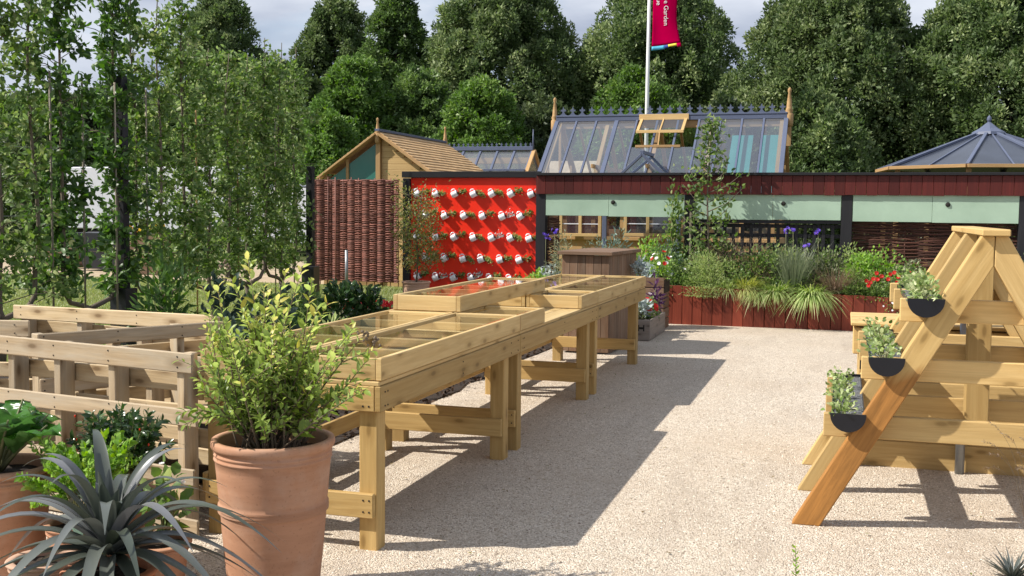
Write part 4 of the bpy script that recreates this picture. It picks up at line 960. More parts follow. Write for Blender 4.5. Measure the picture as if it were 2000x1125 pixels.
treepx(980,-38,55,330,'tree_a','large grey green tree between shed and large greenhouse',nleaf=42000,nblob=150,leaf=.24)
treepx(1140,140,66,200,'tree_d','dark tree in the gap left of the flagpole',nleaf=18000)
treepx(1290,-35,57,350,'tree_a','large grey green tree right behind the flagpole',nleaf=42000,nblob=150,leaf=.24)
treepx(1625,-42,50,350,'tree_a','biggest dark grey green tree between greenhouse and pavilion',nleaf=46000,nblob=160,leaf=.23)
treepx(1955,-10,50,350,'tree_a','grey green tree behind the octagonal pavilion',nleaf=40000,nblob=150,leaf=.23)
treepx(2160,-40,54,330,'tree_d','dark tree at the right edge behind the pavilion',nleaf=22000)
treepx(1790,160,62,260,'tree_d','dark lower tree in the gap left of the pavilion tree',nleaf=20000)
treepx(1460,190,66,240,'tree_d','dark lower tree in the gap right of the greenhouse finial',nleaf=20000)
treepx(-140,60,60,330,'tree_a','grey green tree just outside the left edge',nleaf=12000)
treepx(690,150,44,190,'tree_c','bright green young tree behind the shed gable',nleaf=18000,nblob=70,leaf=.22,wmax=.35)
treepx(820,170,46,200,'tree_b','fresh green young tree above the shed ridge',nleaf=18000,nblob=70,leaf=.22,wmax=.35)
treepx(940,195,42,190,'tree_c','bright green rounded young tree above the small greenhouse',nleaf=20000,nblob=80,leaf=.20,wmax=.35)
treepx(1060,240,44,170,'tree_d','dark low tree left of the left greenhouse finial',nleaf=14000)
treepx(1250,175,44,230,'tree_c','bright green low tree behind the greenhouse ridge and flagpole',nleaf=18000,nblob=80,leaf=.21,wmax=.35)
treepx(1420,235,46,200,'tree_d','dark low tree behind the right half of the greenhouse ridge',nleaf=14000)
treepx(1600,240,43,200,'tree_a','low tree between the greenhouse finial and the pavilion',nleaf=16000,leaf=.22)
treepx(640,250,40,120,'tree_c','small yellow green tree behind the hurdle, left of the shed',nleaf=9000,nblob=50,leaf=.2)
# ================================================================ trained fruit trees
def trained(x,y,h,mat,label,arms,seed,leafn=3600,leaf=.075,lw=.042,dens=.19):
    r_=empty('trained_fruit_tree',(x,y,0),0,label,'fruit tree','trained fruit trees on upright stakes')
    b=MB(); t0=.50
    b.tube([(0,0,-.05),(.02,.01,.25),(-.02,0,t0)],[.042,.036,.032],8)
    P=[];D=[];tw=MB()
    for s in arms:
        z0=t0+.30+rng.uniform(-.05,.1); pts=[(0,0,t0-.03),(0.02,s*.35,t0+.02),(0,s*.75,t0+.06),(0,s*.97,t0+.18),(0,s*1.0,z0+.1)]
        n=16
        for i in range(1,n+1): u=i/n; pts.append((.03*math.sin(u*7+s),s*1.0+.03*math.sin(u*9+seed),z0+.1+(h-z0-.1)*u))
        b.tube(pts,[.030,.029,.027,.026,.024]+[.022*(1-.75*i/n) for i in range(1,n+1)],7)
        nc=int(leafn/len(arms)/30); zc=(np.arange(nc)+rng.random(nc))/nc*(h*rng.uniform(.93,1.04)-z0)+z0-.15; ac=rng.uniform(0,2*math.pi,nc); rc=rng.gamma(2.2,dens*.36,nc)*(1-.45*((zc/h).clip(0,1))**3)
        for zz,aa,rr in zip(zc,ac,rc):
            cc=np.array([rr*math.cos(aa),s+rr*math.sin(aa)*1.15,zz]); m=int(rng.integers(16,46)); sg=rng.uniform(.035,.075)
            p=cc+rng.normal(0,sg,(m,3)); P.append(p); D.append(unit(rvec(m)+np.array([math.cos(aa)*.5,math.sin(aa)*.5,rng.normal(0,.4)])))
            tw.tube([(0,s,zz-.10),(cc[0]*.5,(cc[1]+s)*.5,zz-.02),tuple(cc)],[.006,.005,.002],4)
    o_=len(b.v); b.v+=tw.v; b.f+=[tuple(i+o_ for i in f_) for f_ in tw.f]; b.uv+=tw.uv; b.r+=tw.r; b.m+=tw.m; b.sm+=tw.sm; b.build('trunk',M['bark'],r_)
    P=np.concatenate(P);D=np.concatenate(D);n=len(P)
    leaves('foliage',P,D,rng.uniform(.6,1.25,n)*leaf,rng.uniform(.7,1.15,n)*lw,M[mat],r_,droop=.3)
    return r_
TR=[(-7.9,7.15,5.0,'apple',(-.5,.0,.45),'trained fruit tree nearest the camera at the left edge',.085),
(-7.95,8.75,5.0,'apple',(-.5,.0,.5),'olive leafed trained tree at the far left of the lawn',.085),
(-8.0,10.15,5.1,'pear',(-.42,.48),'dark glossy leafed trained tree with a wide U shaped trunk',.095),
(-8.15,11.7,4.3,'apple',(-.5,.0,.5),'trained tree just right of the thick black post',.085),
(-8.3,13.0,3.75,'apple',(-.45,.0,.5),'fine leafed trained tree in the middle of the row',.08),
(-8.45,14.25,3.85,'apple',(-.5,.0,.5),'second to last trained tree of the row',.08),
(-8.55,15.45,4.2,'apple',(-.5,.0,.45),'last trained tree of the row beside the woven hurdle',.08)]
for i,(x,y,h,mt,arms,lb,lf) in enumerate(TR): trained(x,y,h,mt,lb,arms,i,leafn=[4600,4800,6200,6200,6000,6600,7600][i],leaf=lf,lw=lf*.58,dens=[.20,.20,.22,.22,.20,.22,.24][i])
stn=['beside the nearest trained tree','left of the U shaped trunk','just right of the first stake by the U trunk','rising through the U shaped trunk','left of the thick black post','right of the thick black post','in the middle of the fruit tree row','between the last two trained trees','at the last trained tree']
for i,y in enumerate((8.3,9.45,9.95,10.5,11.2,12.5,13.8,15.2,16.0)):
    xk=-7.9-max(0,y-10.5)*.13; o=MB().tube([(xk,y,0),(xk,y+.01,3.0)],.012,6).build('stake',M['bamboo'] if i in (5,6) else M['stake'],None); tag(o,'slim upright stake '+stn[i],'stake','stakes of the fruit tree row')
for y,lb,wd in ((10.75,'thick black timber post with a square base among the trained trees',.055),(16.2,'black timber post at the end of the trained trees beside the hurdle',.055)):
    r_=empty('support_post',(-8.0 if y<12 else -8.42,y,0),0,lb,'post','black posts of the fruit tree row'); MB().span(-wd,wd,-wd,wd,0,3.1 if y<12 else 2.3).build('post',M['black_wood'],r_); MB().span(-.11,.11,-.11,.11,0,.66).build('base_sleeve',M['black_plastic'],r_)
wr=MB()
for z in (.9,1.5,2.2,2.9): wr.tube([(-7.95,6.4,z),(-8.0,10.5,z),(-8.6,16.2,z)],.003,4)
tag(wr.build('training_wire',M['grey_metal']),'thin wires strung along the row of trained fruit trees','wire')
# ================================================================ generic plants
GRP='plants in the long red raised bed'
def bush(name,c,r,n,mat,label,cat='plant',leaf=.05,lw=.03,group=None,nb=14,stems=6,up=.3,stemmat='stem',quad=False,droop=.25,fl=None):
    r_=empty(name,c,0,label,cat,group); rx,ry,rz_=r
    P=[];D=[];per=max(6,n//nb); b=MB()
    for k in range(nb):
        u=rvec(1)[0]; u[2]=abs(u[2]); q=u*np.array([rx,ry,rz_])*rng.uniform(.35,.80); s=np.array([rx,ry,rz_])*rng.uniform(.28,.45)
        d=rvec(per); d[:,2]+=up*.6; d=unit(d); P.append(q+d*s*rng.uniform(.5,1.1,(per,1))+np.array([0,0,rz_*.12])); D.append(unit(d+u*.5+rvec(per)*.6))
        if k<stems*3: b.tube([(0,0,-.03),tuple(q*.5+np.array([0,0,rz_*.1])),tuple(q+np.array([0,0,rz_*.15]))],[.008,.006,.003],5)
    P=np.concatenate(P);D=np.concatenate(D);m=len(P); P[:,2]=np.maximum(P[:,2],.01)
    b.build('stems',M[stemmat],r_)
    leaves('foliage',P,D,rng.uniform(.6,1.3,m)*leaf,rng.uniform(.7,1.2,m)*lw,M[mat],r_,quad=quad,droop=droop)
    if fl:
        for (mt,nf,fs) in fl:
            for k in range(nf):
                u=rvec(1)[0]; u[2]=abs(u[2])*.8+.35; u[1]=-abs(u[1]); u=u/np.linalg.norm(u); flower(tuple(u*np.array([rx,ry,rz_])*1.05+np.array([0,0,rz_*.15])),u,fs,mt,r_)
    return r_
def flower(c,nrm,s,mat,parent,np_=9,name='flower',cup=.25):
    nrm=Vector(nrm).normalized(); a=nrm.orthogonal().normalized(); b_=nrm.cross(a); c=Vector(c); n=np_*2
    P=np.array([tuple(c)]*n); D=np.array([tuple(a*math.cos(k*2*math.pi/n)+b_*math.sin(k*2*math.pi/n)+nrm*(cup if k%2 else cup+.35)) for k in range(n)])
    o=leaves(name,P,D,s,s*.55,M[mat],parent,N=np.array([tuple(nrm)]*n),droop=.12); 
    if s>.025: MB().lathe([(s*.28,0),(s*.25,s*.12),(0,s*.18)],(0,0,0),8).build('flower_centre',M['fl_yellow'],o).matrix_local=Matrix.Translation(c)@nrm.to_track_quat('Z','Y').to_matrix().to_4x4()
    return o
def clump(name,c,n,L,W,mat,label,spread=.5,droop=.6,base=.05,cat='grass plant',group=None,bias=(0,0),seg=5,fold=0,lz=1.0):
    r_=empty(name,c,0,label,cat,group); a=rng.uniform(0,2*math.pi,n); t=rng.random(n)**.7*spread
    D=np.stack([np.cos(a)*t+bias[0],np.sin(a)*t+bias[1],np.full(n,lz)],1); P=np.stack([np.cos(a)*base*rng.random(n),np.sin(a)*base*rng.random(n),np.zeros(n)],1)
    blades('blades',P,D,rng.uniform(.55,1.1,n)*L,rng.uniform(.7,1.2,n)*W,M[mat],r_,droop=rng.uniform(.6,1.4,n)*droop,seg=seg,fold=fold); return r_
def bp(px,py,Y=15.9,z=.42): p=at(px,py,Y=Y); return Vector((p.x,Y,z)),p.z
# raised bed, left to right
def bedbush(px,pyt,wpx,mat,label,Y=15.9,**kw):
    c,zt=bp(px,pyt,Y); rx=wpx/2*Y*1.02/FPX; return bush(kw.pop('name','flowering_shrub'),c,(rx,.22,zt-.42),kw.pop('n',900),mat,label,group=GRP,**kw)
bedbush(1110,466,110,'sage','grey green lavender like shrub behind the dark cabinet',n=1500,leaf=.05,lw=.014,name='lavender_bush')
bedbush(1072,520,60,'silver','silver leafed low plant at the left end of the bed against the red wall',n=350,leaf=.05,name='silver_shrub')
bedbush(1048,533,60,'bright','lime green low plant at the foot of the red wall beside the cold frames',n=500,leaf=.06,Y=15.3,name='lime_plant')
bedbush(1200,452,90,'bluegreen','blue green upright foliage behind the cabinet lid',n=900,leaf=.07,lw=.018,Y=16.05)
bedbush(1255,462,130,'bright','bright lime leaf plant below the right open window',n=1100,leaf=.06,lw=.035,Y=16.0)
bedbush(1300,478,110,'bluegreen','grey blue bushy plant left of the second black post',n=1100,leaf=.05,lw=.016,Y=16.0)
bedbush(1300,505,130,'midgreen','dark green leafy plant beside the far end of the bench',n=1400,leaf=.05,Y=15.75,fl=[('fl_white',6,.02)])
bedbush(1275,545,90,'variegated','pale cream edged leafy plant spilling over the left end of the red boards',n=800,leaf=.04,Y=15.65)
bedbush(1335,515,110,'midgreen','leafy green plant in front of the second black post',n=1200,leaf=.045,Y=15.8)
bedbush(1390,498,130,'feather','fluffy light green fennel like plant right of the second black post',n=2600,leaf=.05,lw=.010,Y=15.75)
bedbush(1370,540,140,'feather','low frothy light green plant along the edge of the red boards',n=2000,leaf=.04,lw=.014,Y=15.66)
clump('feather_grass',bp(1470,0,15.75)[0],1100,.62,.011,'stipa','golden feather grass arching over the middle of the red bed',.55,.75,.10,group=GRP,bias=(.12,-.1))
clump('feather_grass',bp(1435,0,15.8)[0],1000,.50,.011,'feather','shorter yellow green feather grass left of the golden one',.9,.7,.16,group=GRP)
bedbush(1440,462,150,'bronze','bronze twiggy sedge in front of the lattice trellis',n=2000,leaf=.09,lw=.008,Y=16.0)
clump('ornamental_grass',bp(1530,0,15.74)[0],1100,.55,.016,'greengrass','arching green grass clump in the middle of the red bed',.9,.75,.16,group=GRP,bias=(0,-.1))
clump('ornamental_grass',bp(1600,0,15.72)[0],1100,.58,.016,'greengrass','arching green grass clump trailing pale blades over the red boards',1.0,.85,.16,group=GRP,bias=(0,-.15))
clump('ornamental_grass',bp(1565,0,15.9)[0],600,1.05,.011,'greygrass','tall upright grey green grass among the blue flowers',.42,.3,.14,group=GRP)
clump('ornamental_grass',bp(1650,0,15.85)[0],1000,.80,.009,'bronze','reddish bronze fountain grass right of the third black post',.7,.5,.16,group=GRP)
clump('ornamental_grass',bp(1495,0,15.68)[0],600,.42,.013,'greengrass','small green grass tuft between the feather grass and the middle clump',.9,1.0,.08,group=GRP)
for (px,py,lb) in ((1535,448,'leftmost blue flower head above the tall grass'),(1549,451,'second blue flower head above the tall grass'),(1598,455,'blue flower head on a tall bare stem right of the tall grass'),(1573,482,'lowest blue flower head among the tall grass')):
    c,zt=bp(px,py,15.85); r_=empty('blue_flower',c,0,lb,'flower',GRP); MB().tube([(0,0,0),(.01,0,(zt-.42)*.6),(0,0,zt-.42)],.004,5).build('stem',M['stem'],r_)
    for k in range(3): flower((rng.normal(0,.022),rng.normal(0,.02),zt-.42+rng.normal(0,.025)),(rng.normal(0,.6),-.6,.7),.036,'fl_purple',r_,5)
for (px,py,lb) in ((1066,460,'violet flower spikes beside the first black post, left one'),(1083,455,'violet flower spikes beside the first black post, right one')):
    c,zt=bp(px,py,15.9); r_=empty('violet_flower',c,0,lb,'flower',GRP); MB().tube([(0,0,0),(0,0,zt-.42)],.004,5).build('stem',M['stem'],r_)
    for k in range(5): flower((rng.normal(0,.04),0,zt-.42+rng.normal(0,.03)),(rng.normal(0,.6),-.6,.6),.03,'fl_purple',r_,5)
bedbush(1722,482,150,'bright','rounded lime green leafy plant above the red flowers',n=2200,nb=26,leaf=.055,lw=.035,Y=15.95)
bedbush(1690,520,90,'feather','wispy light plant left of the red flowers',n=900,leaf=.06,lw=.008,Y=15.8)
c,zt=bp(1722,535,15.68); hf=bush('red_flowered_plant',c,(.30,.14,.20),900,'midgreen','leafy plant with crimson daisy like flowers by the timber stand','flower'); 
hf['category']='flowering plant'; hf['group']=GRP
for (px,py) in ((1692,549),(1700,552),(1706,545),(1714,546),(1722,540),(1735,546),(1747,533),(1738,536),(1712,534),(1755,541),(1697,558),(1752,552)):
    p=at(px,py,Y=15.52); flower((p.x-c.x,p.y-c.y,p.z-c.z),(rng.normal(0,.3),-1,.45),.034,'fl_red',hf,8)
bush('red_flowered_plant',bp(1800,0,15.8)[0],(.12,.1,.36),300,'midgreen','small crimson flowered plant behind the highest gutter',group=GRP,fl=[('fl_red',4,.04)])['category']='flowering plant'
clump('ornamental_grass',bp(1825,0,15.95)[0],420,.75,.012,'greygrass','broad grey green grass behind the highest gutter of the stand',.75,.6,.12,group=GRP)
clump('ornamental_grass',bp(1890,0,16.0)[0],500,.98,.006,'bronze','tall tan grass rising behind the top of the A-frame stand',.6,.35,.12,group=GRP)
bedbush(1975,478,130,'midgreen','dark leafy shrub right of the A-frame top',n=1200,leaf=.07,lw=.05,Y=15.9)
bedbush(1880,520,150,'midgreen','low green planting behind the A-frame legs',n=1000,leaf=.06,Y=15.8)
bedbush(1760,520,90,'sage','grey green low foliage left of the stand',n=700,leaf=.05,Y=15.95)
bedbush(1500,476,150,'midgreen','leafy green filler between the golden grass and the tall grass',n=1400,leaf=.05,Y=15.98)
bedbush(1620,505,140,'sage','grey green filler behind the two arching grass clumps',n=1400,leaf=.05,lw=.018,Y=16.0)
bedbush(1420,520,140,'midgreen','green filler below the young fruit tree',n=1300,leaf=.045,Y=15.85)
bedbush(1680,545,110,'midgreen','green leaves at the edge of the boards left of the red flowers',n=900,leaf=.045,Y=15.72)
bedbush(1560,535,200,'midgreen','low green underplanting at the foot of the arching grasses',n=1500,leaf=.04,Y=15.85)
bedbush(1170,480,100,'sage','soft grey green foliage just left of the blue green clump',n=900,leaf=.05,lw=.015,Y=15.9)
for i,(px,py,mt,lb) in enumerate(((1345,492,'midgreen','leafy green filler at the foot of the second black post'),(1400,486,'apple','green filler in front of the left of the trellis'),(1465,482,'midgreen','green filler in front of the middle of the trellis'),(1525,492,'feather','pale feathery filler left of the tall upright grass'),(1600,488,'midgreen','green filler right of the tall upright grass'),(1655,492,'feather','pale feathery filler beneath the third black post'),(1770,500,'midgreen','green filler between the lime mound and the A-frame'),(1240,500,'midgreen','green filler right behind the cabinet lid'))):
    bedbush(px,py,105,mt,lb,n=1000,leaf=.05,lw=.028,Y=16.08)
# white trailing flowers
c,zt=bp(1748,575,15.52); r_=empty('trailing_plant',(c.x,15.53,.46),0,'little white flowers trailing over the red boards beside the stand','plant',GRP)
n=110; P=np.stack([rng.normal(0,.10,n),-.03-rng.random(n)*.05,-rng.random(n)**1.3*.28+.04],1); leaves('foliage',P,rvec(n),.03,.018,M['midgreen'],r_)
for k in range(9): flower((rng.normal(0,.09),-.08,-.02-.24*rng.random()),(0,-1,.3),.016,'fl_white',r_,5)
# young fruit tree trained against the screen
c=Vector((at(1382,480,Y=15.95).x,15.95,.42)); ft=empty('young_fruit_tree',c,0,'young fruit tree rising through the screen in front of the greenhouse','fruit tree')
b=MB(); pts=[(0,0,-.1)]+[(.02*math.sin(i*.8),.01*math.cos(i),i*.25) for i in range(1,11)]; b.tube(pts,[.022]+[.020*(1-.08*i) for i in range(10)],7); P=[];D=[]
for k in range(30):
    z=.45+k*.068; s=1 if k%2 else -1; L=(.62 if k<18 else .42)*(1-abs(k-12)/30.)*rng.uniform(.7,1.15); e=Vector((s*L*rng.uniform(.5,1),rng.uniform(-.2,.08),z+L*.55)); m_=Vector((e.x*.55,e.y*.5,z+L*.2))
    b.tube([(0,0,z),m_,e],[.009,.006,.003],5)
    for q in range(24): t=rng.uniform(.2,1.05); p=np.array(Vector((0,0,z)).lerp(m_,min(1,t*1.4)) if t<.7 else m_.lerp(e,(t-.7)/.35)); P.append(p+rng.normal(0,.045,3)); D.append(rvec(1)[0]+np.array([s*.4,-.1,.1]))
for q in range(60): P.append(np.array([rng.normal(0,.05),rng.normal(0,.05),rng.uniform(2.1,2.6)])); D.append(rvec(1)[0]+np.array([0,0,.4]))
b.build('trunk',M['bark'],ft); P=np.array(P); n=len(P); leaves('foliage',P,np.array(D),rng.uniform(.06,.1,n),rng.uniform(.035,.055,n),M['apple'],ft)
b=MB().span(c.x-.29,c.x-.26,16.10,16.13,.42,1.6).span(c.x+.16,c.x+.18,16.02,16.04,.42,1.25); tag(b.build('stake',M['stake']),'pair of slim timber stakes behind the young fruit tree in the bed','stake')
# climbers on the second post and the lattice
bush('climbing_plant',(at(1312,380,Y=16.15).x,16.12,.45),(.18,.08,1.6),560,'apple','leafy climber over the second black post and the green board','climber',leaf=.07,lw=.045,nb=26)['category']='climber'
bush('climbing_plant',(-1.75,16.2,.45),(.35,.07,.75),420,'apple','climber threaded through the left of the lattice trellis','climber',leaf=.07,lw=.045,nb=18)['category']='climber'
bush('climbing_plant',(-.85,16.2,.45),(.35,.07,.65),380,'apple','climber on the right of the lattice trellis','climber',leaf=.06,lw=.04,nb=16)['category']='climber'
# around the cabinet and crate
def silver(c,r,label,n=260,group=None): return bush('silver_ragwort',c,r,n,'silver',label,'plant',group=group,leaf=.07,lw=.03,nb=9)
silver((-2.50,14.95,.68),(.20,.2,.22),'silver leafed plant in the taller planter beside the cabinet')['category']='plant'
silver((-2.30,12.75,.86),(.08,.13,.15),'silver foliage tucked against the side of the dark cabinet',130)['category']='plant'
silver((-2.45,13.62,.26),(.16,.16,.24),'silver leafed plant in the low flower crate',200)['category']='plant'
bush('potted_flowers',(-2.42,13.95,.24),(.18,.26,.20),500,'midgreen','green plant with bright red flowers in the low crate','flower',leaf=.04,fl=[('fl_red',7,.045)])['category']='flowering plant'
bush('potted_flowers',(-2.40,14.9,.70),(.16,.2,.32),300,'bright','lime leaves and dark red flowers in the taller planter','flower',leaf=.05,fl=[('fl_red',4,.035),('fl_white',6,.03)])['category']='flowering plant'
bush('purple_foliage',(-2.38,14.45,.28),(.09,.09,.42),120,'purple_leaf','dark purple foliage between the low crate and the red bed','plant',leaf=.09,lw=.03)['category']='plant'
# ================================================================ planting between bench and lawn
LP='plants in the vegetable bed behind the bench'
def fern(name,c,n,L,mat,label,spread=1.0,W=.09,droop=.5,cat='plant',lz=.8):   # strap or rosette leaves
    return clump(name,c,n,L,W,mat,label,spread,droop,.05,cat=cat,group=LP,fold=.25,seg=6,lz=lz)
def kale(c,h,mat,label,n=34,L=.36,W=.14,ruff=.0):
    r_=empty('kale_plant',c,0,label,'vegetable',LP); MB().tube([(0,0,-.02),(.01,0,h*.5),(0,0,h*.8)],[.02,.018,.012],7).build('stalk',M['stem'],r_)
    k=np.arange(n); a=k*2.4; z=h*(.25+.6*k/n); el=.1+1.1*k/n; D=np.stack([np.cos(a)*np.cos(el),np.sin(a)*np.cos(el),np.sin(el)],1); P=np.stack([np.cos(a)*.03,np.sin(a)*.03,z],1)
    st=[];mb=[]
    P2=np.repeat(P,9,0)+np.repeat(D,9,0)*(np.tile(np.linspace(.25,1,9),n)*L*.8)[:,None]; D2=unit(np.repeat(D,9,0)+rvec(9*n)*.55); 
    blades('midribs',P,D,L*.85,.02,M[mat],r_,droop=.3); leaves('foliage',P2,D2,L*.33,W*.6,M[mat],r_,droop=.35,fold=.5); return r_
q=at(440,600,Y=9.6); kale((q.x,9.6,0),.86,'kale','tall blue green kale in the bed behind the leafy shrub',26,.26,.10)
q=at(470,650,Y=7.6); kale((q.x,7.6,0),.75,'kale','lower blue green kale half hidden by the potted shrub',22,.22,.10)
q=at(540,600,Y=9.0); kale((q.x,9.0,0),.85,'kale','dark kale between the potted shrub and the cold frames',22,.24,.10)
q=at(680,600,Y=11.3); kale((q.x-.1,11.3,0),.66,'darkleaf','dark green bushy brassica below the woven hurdle, left half',44,.27,.10); kale((q.x+.08,11.6,0),.60,'darkleaf','dark green bushy brassica beside the stacked cold frame, right half',44,.26,.10); 
q=at(725,600,Y=12.2); bush('salad_patch',(q.x,12.2,0),(.35,.5,.42),1200,'midgreen','low fresh green leaves right of the dark brassica','vegetable',leaf=.07,lw=.05)['category']='vegetable'
q=at(370,640,Y=6.6); bush('nasturtium',(q.x,6.6,.2),(.28,.3,.62),120,'darkleaf','large round nasturtium leaves behind the corner of the pallets','plant',leaf=.14,lw=.14,group=LP)['category']='plant'
q=at(385,655,Y=6.2); bush('marigold',(q.x,6.2,.2),(.18,.2,.50),500,'midgreen','marigolds with orange flowers by the corner of the bench','flower',leaf=.05,group=LP,fl=[('fl_orange',9,.045)])['category']='flowering plant'
q=at(310,570,Y=9.3); bush('leafy_perennial',(q.x+.1,9.3,0),(.30,.4,.98),600,'pear','drooping long leafed plant beside the black post base','plant',leaf=.14,lw=.035,group=LP)['category']='plant'
for i,(px,py,Y,rz_,mt,lb) in enumerate(((590,590,12.5,.6,'midgreen','green filler plant under the last trained trees'),(560,620,10,.5,'darkleaf','dark low plant left of the brassicas'),(640,620,9.8,.42,'feather','pale feathery plant between shrub and cold frame'),(500,600,11.5,.7,'midgreen','leafy plant behind the kale'),(415,630,8.2,.55,'midgreen','green plant left of the kale'))):
    q=at(px,py,Y=Y); bush('leafy_vegetable',(q.x,Y,0),(.4,.4,rz_),800,mt,lb,'vegetable',leaf=.08,lw=.045,group=LP)['category']='vegetable'
# red bedding strip and long grass at the foot of the hurdle
n=900; P=np.stack([rng.uniform(-7.9,-6.6,n),rng.uniform(15.6,16.2,n),rng.uniform(.0,.12,n)],1); o=leaves('red_bedding',P,rvec(n)+np.array([0,0,.5]),.06,.05,M['fl_red']); tag(o,'strip of bright red bedding plants at the foot of the hurdle','bedding',kind='stuff')
def tufts(name,x0,x1,y0,y1,n,L,W,mat,label,z=0,dr=.5): 
    P=np.stack([rng.uniform(x0,x1,n),rng.uniform(y0,y1,n),np.full(n,z)],1); o=blades(name,P,rvec(n)*.45+np.array([0,0,1]),rng.uniform(.5,1.2,n)*L,W,M[mat],None,droop=dr,seg=2); return tag(o,label,'grass',kind='stuff')
tufts('lawn_grass',-20,-7.4,9.5,20.9,52000,.075,.010,'grass_blade','rough grass of the lawn behind the fruit trees')
tufts('long_grass',-9.8,-7.0,17.2,19.3,4000,.22,.008,'grass_blade','longer grass at the foot of the woven hurdle',dr=.3)
# underbench soil scatter
n=5000; P=np.stack([rng.uniform(-5.5,-3.2,n),rng.uniform(5.2,13.5,n),rng.uniform(.01,.06,n)],1); o=leaves('bark_mulch',P,rvec(n),.05,.03,bare('mulch',[(0,(.02,.012,.008)),(1,(.10,.065,.045))]),None,quad=True); tag(o,'dark bark mulch on the bed behind the bench','mulch',kind='stuff')
# small tree in the clay pot before the red wall
def pot(c,r,h,mat,label,rim=.02,ribs=(),group='terracotta pots',soil='soil',taper=.72,n=64,name='plant_pot'):
    r_=empty(name,c,0,label,'plant pot',group); pr=[(0,.0),(r*taper*.96,0),(r*taper,.01)]
    N=26
    for i in range(1,N):
        u=i/N; z=.01+(h*.86-.01)*u; rr=r*(taper+(.97-taper)*(u**.8)); pr.append((rr,z))
    for z0 in ribs: pr=[p for p in pr if abs(p[1]-z0)>.022]; rr=r*(taper+(.97-taper)*((z0/(h*.86))**.8)); pr+= [(rr-.001,z0-.020),(rr+.007,z0-.015),(rr-.001,z0-.008),(rr+.008,z0-.001),(rr-.001,z0+.006),(rr+.007,z0+.013),(rr+.0,z0+.018)]
    pr=sorted(pr[:3],key=lambda p:0)+sorted(pr[3:],key=lambda p:p[1])
    q=[z for z in (.885,.915) for _ in (0,)]
    for z0 in q: pr+=[(r*.975,h*z0-.006),(r*.975+.005,h*z0-.002),(r*.975+.005,h*z0+.003),(r*.975+.001,h*z0+.006)]
    pr+=[(r*.98,h*.94),(r+rim*.5,h*.948),(r+rim,h*.965),(r+rim,h*.985),(r+rim*.5,h),(r-.014,h),(r-.022,h*.985),(r*.93,h*.85)]
    MB().lathe(pr,(0,0,0),n,wob=.004).build('pot',M[mat],r_)
    b=MB(); m_=24; R_=r*.935
    b.v=[Vector((0,0,h*.90))]+[Vector((R_*q*math.cos(2*math.pi*k/m_),R_*q*math.sin(2*math.pi*k/m_),h*.90+random.uniform(-.008,.008))) for q in (.35,.7,1) for k in range(m_)]
    for k in range(m_):
        k2=(k+1)%m_; b.face([0,1+k,1+k2])
        for q in (0,1): b.face([1+q*m_+k,1+(q+1)*m_+k,1+(q+1)*m_+k2,1+q*m_+k2])
    b.build('soil_fill',M[soil],r_); return r_
q=at(813,575,Y=15.2); pc_=(q.x,15.2,.0)
pot(pc_,.205,.53,'terra_pale','mid sized clay pot standing in front of the red wall',.018,taper=.8)
mt=empty('potted_maple',(q.x,15.2,.47),0,'slender small tree with fine reddish green leaves in front of the red wall','tree'); b=MB(); b.tube([(0,0,0),(.02,0,.3),(0,.02,.7),(.06,0,1.2),(.1,0,1.45)],[.016,.014,.012,.008,.004],7); P=[];D=[]
for k in range(42):
    z=.22+k*.026; a=k*2.4; L=rng.uniform(.14,.36); e=Vector((L*math.cos(a)*.9+.04,L*math.sin(a),z+L*rng.uniform(.1,.7))); b.tube([(.02,0,z),e*.5+Vector((0,0,z*.5+.03)),e],[.006,.004,.002],5)
    for m_ in range(60): P.append(np.array(e)*rng.uniform(.75,1.12)+rng.normal(0,.06,3)); D.append(rvec(1)[0]+np.array([0,0,-.2]))
P=np.array(P); P[:,2]=np.clip(P[:,2],.2,1.7); b.build('trunk',M['bark'],mt); leaves('foliage',P,np.array(D),rng.uniform(.035,.065,len(P)),rng.uniform(.016,.026,len(P)),M['maple'],mt)
# ================================================================ foreground pots and plants
BP=Vector((-2.215,3.93,0))
pot(BP,.240,.665,'terra','very large ribbed terracotta pot at the near end of the bench',.010,ribs=(.385,),taper=.74,n=96)
# leafy shrub in the big pot: many leafy shoots
sh_=empty('potted_shrub',(BP.x,BP.y,.595),0,'tall yellow green leafy shrub in the very large terracotta pot','shrub')
b=MB(); P=[];D=[];N_=[];rn=[]; LL=[]
def shoot(base,tip,bend,n,leaf,dens0=.2,tube=True,r0=.005):
    base=Vector(base);tip=Vector(tip);mid=(base+tip)/2+Vector(bend); pts=[]
    for i in range(9): t=i/8; pts.append((1-t)**2*base+2*t*(1-t)*mid+t*t*tip)
    if tube: b.tube(pts,[r0*(1-.75*i/8) for i in range(9)],5)
    for i in range(n):
        t=dens0+(1-dens0)*((i+.5)/n); k=min(7,int(t*8)); d=(pts[k+1]-pts[k]).normalized(); p=pts[k].lerp(pts[k+1],t*8-k)
        a=i*2.4+base.x*50; o=d.orthogonal().normalized(); o2=d.cross(o); out=o*math.cos(a)+o2*math.sin(a)
        P.append(tuple(p)); D.append(tuple(out*.8+d*.75+Vector((0,0,.1)))); LL.append(leaf*random.uniform(.65,1.2)*(1-.35*t)); rn.append(min(1,max(0,random.gauss(.18+.75*t*min(1,max(0,tip.z)/.6),.2))))
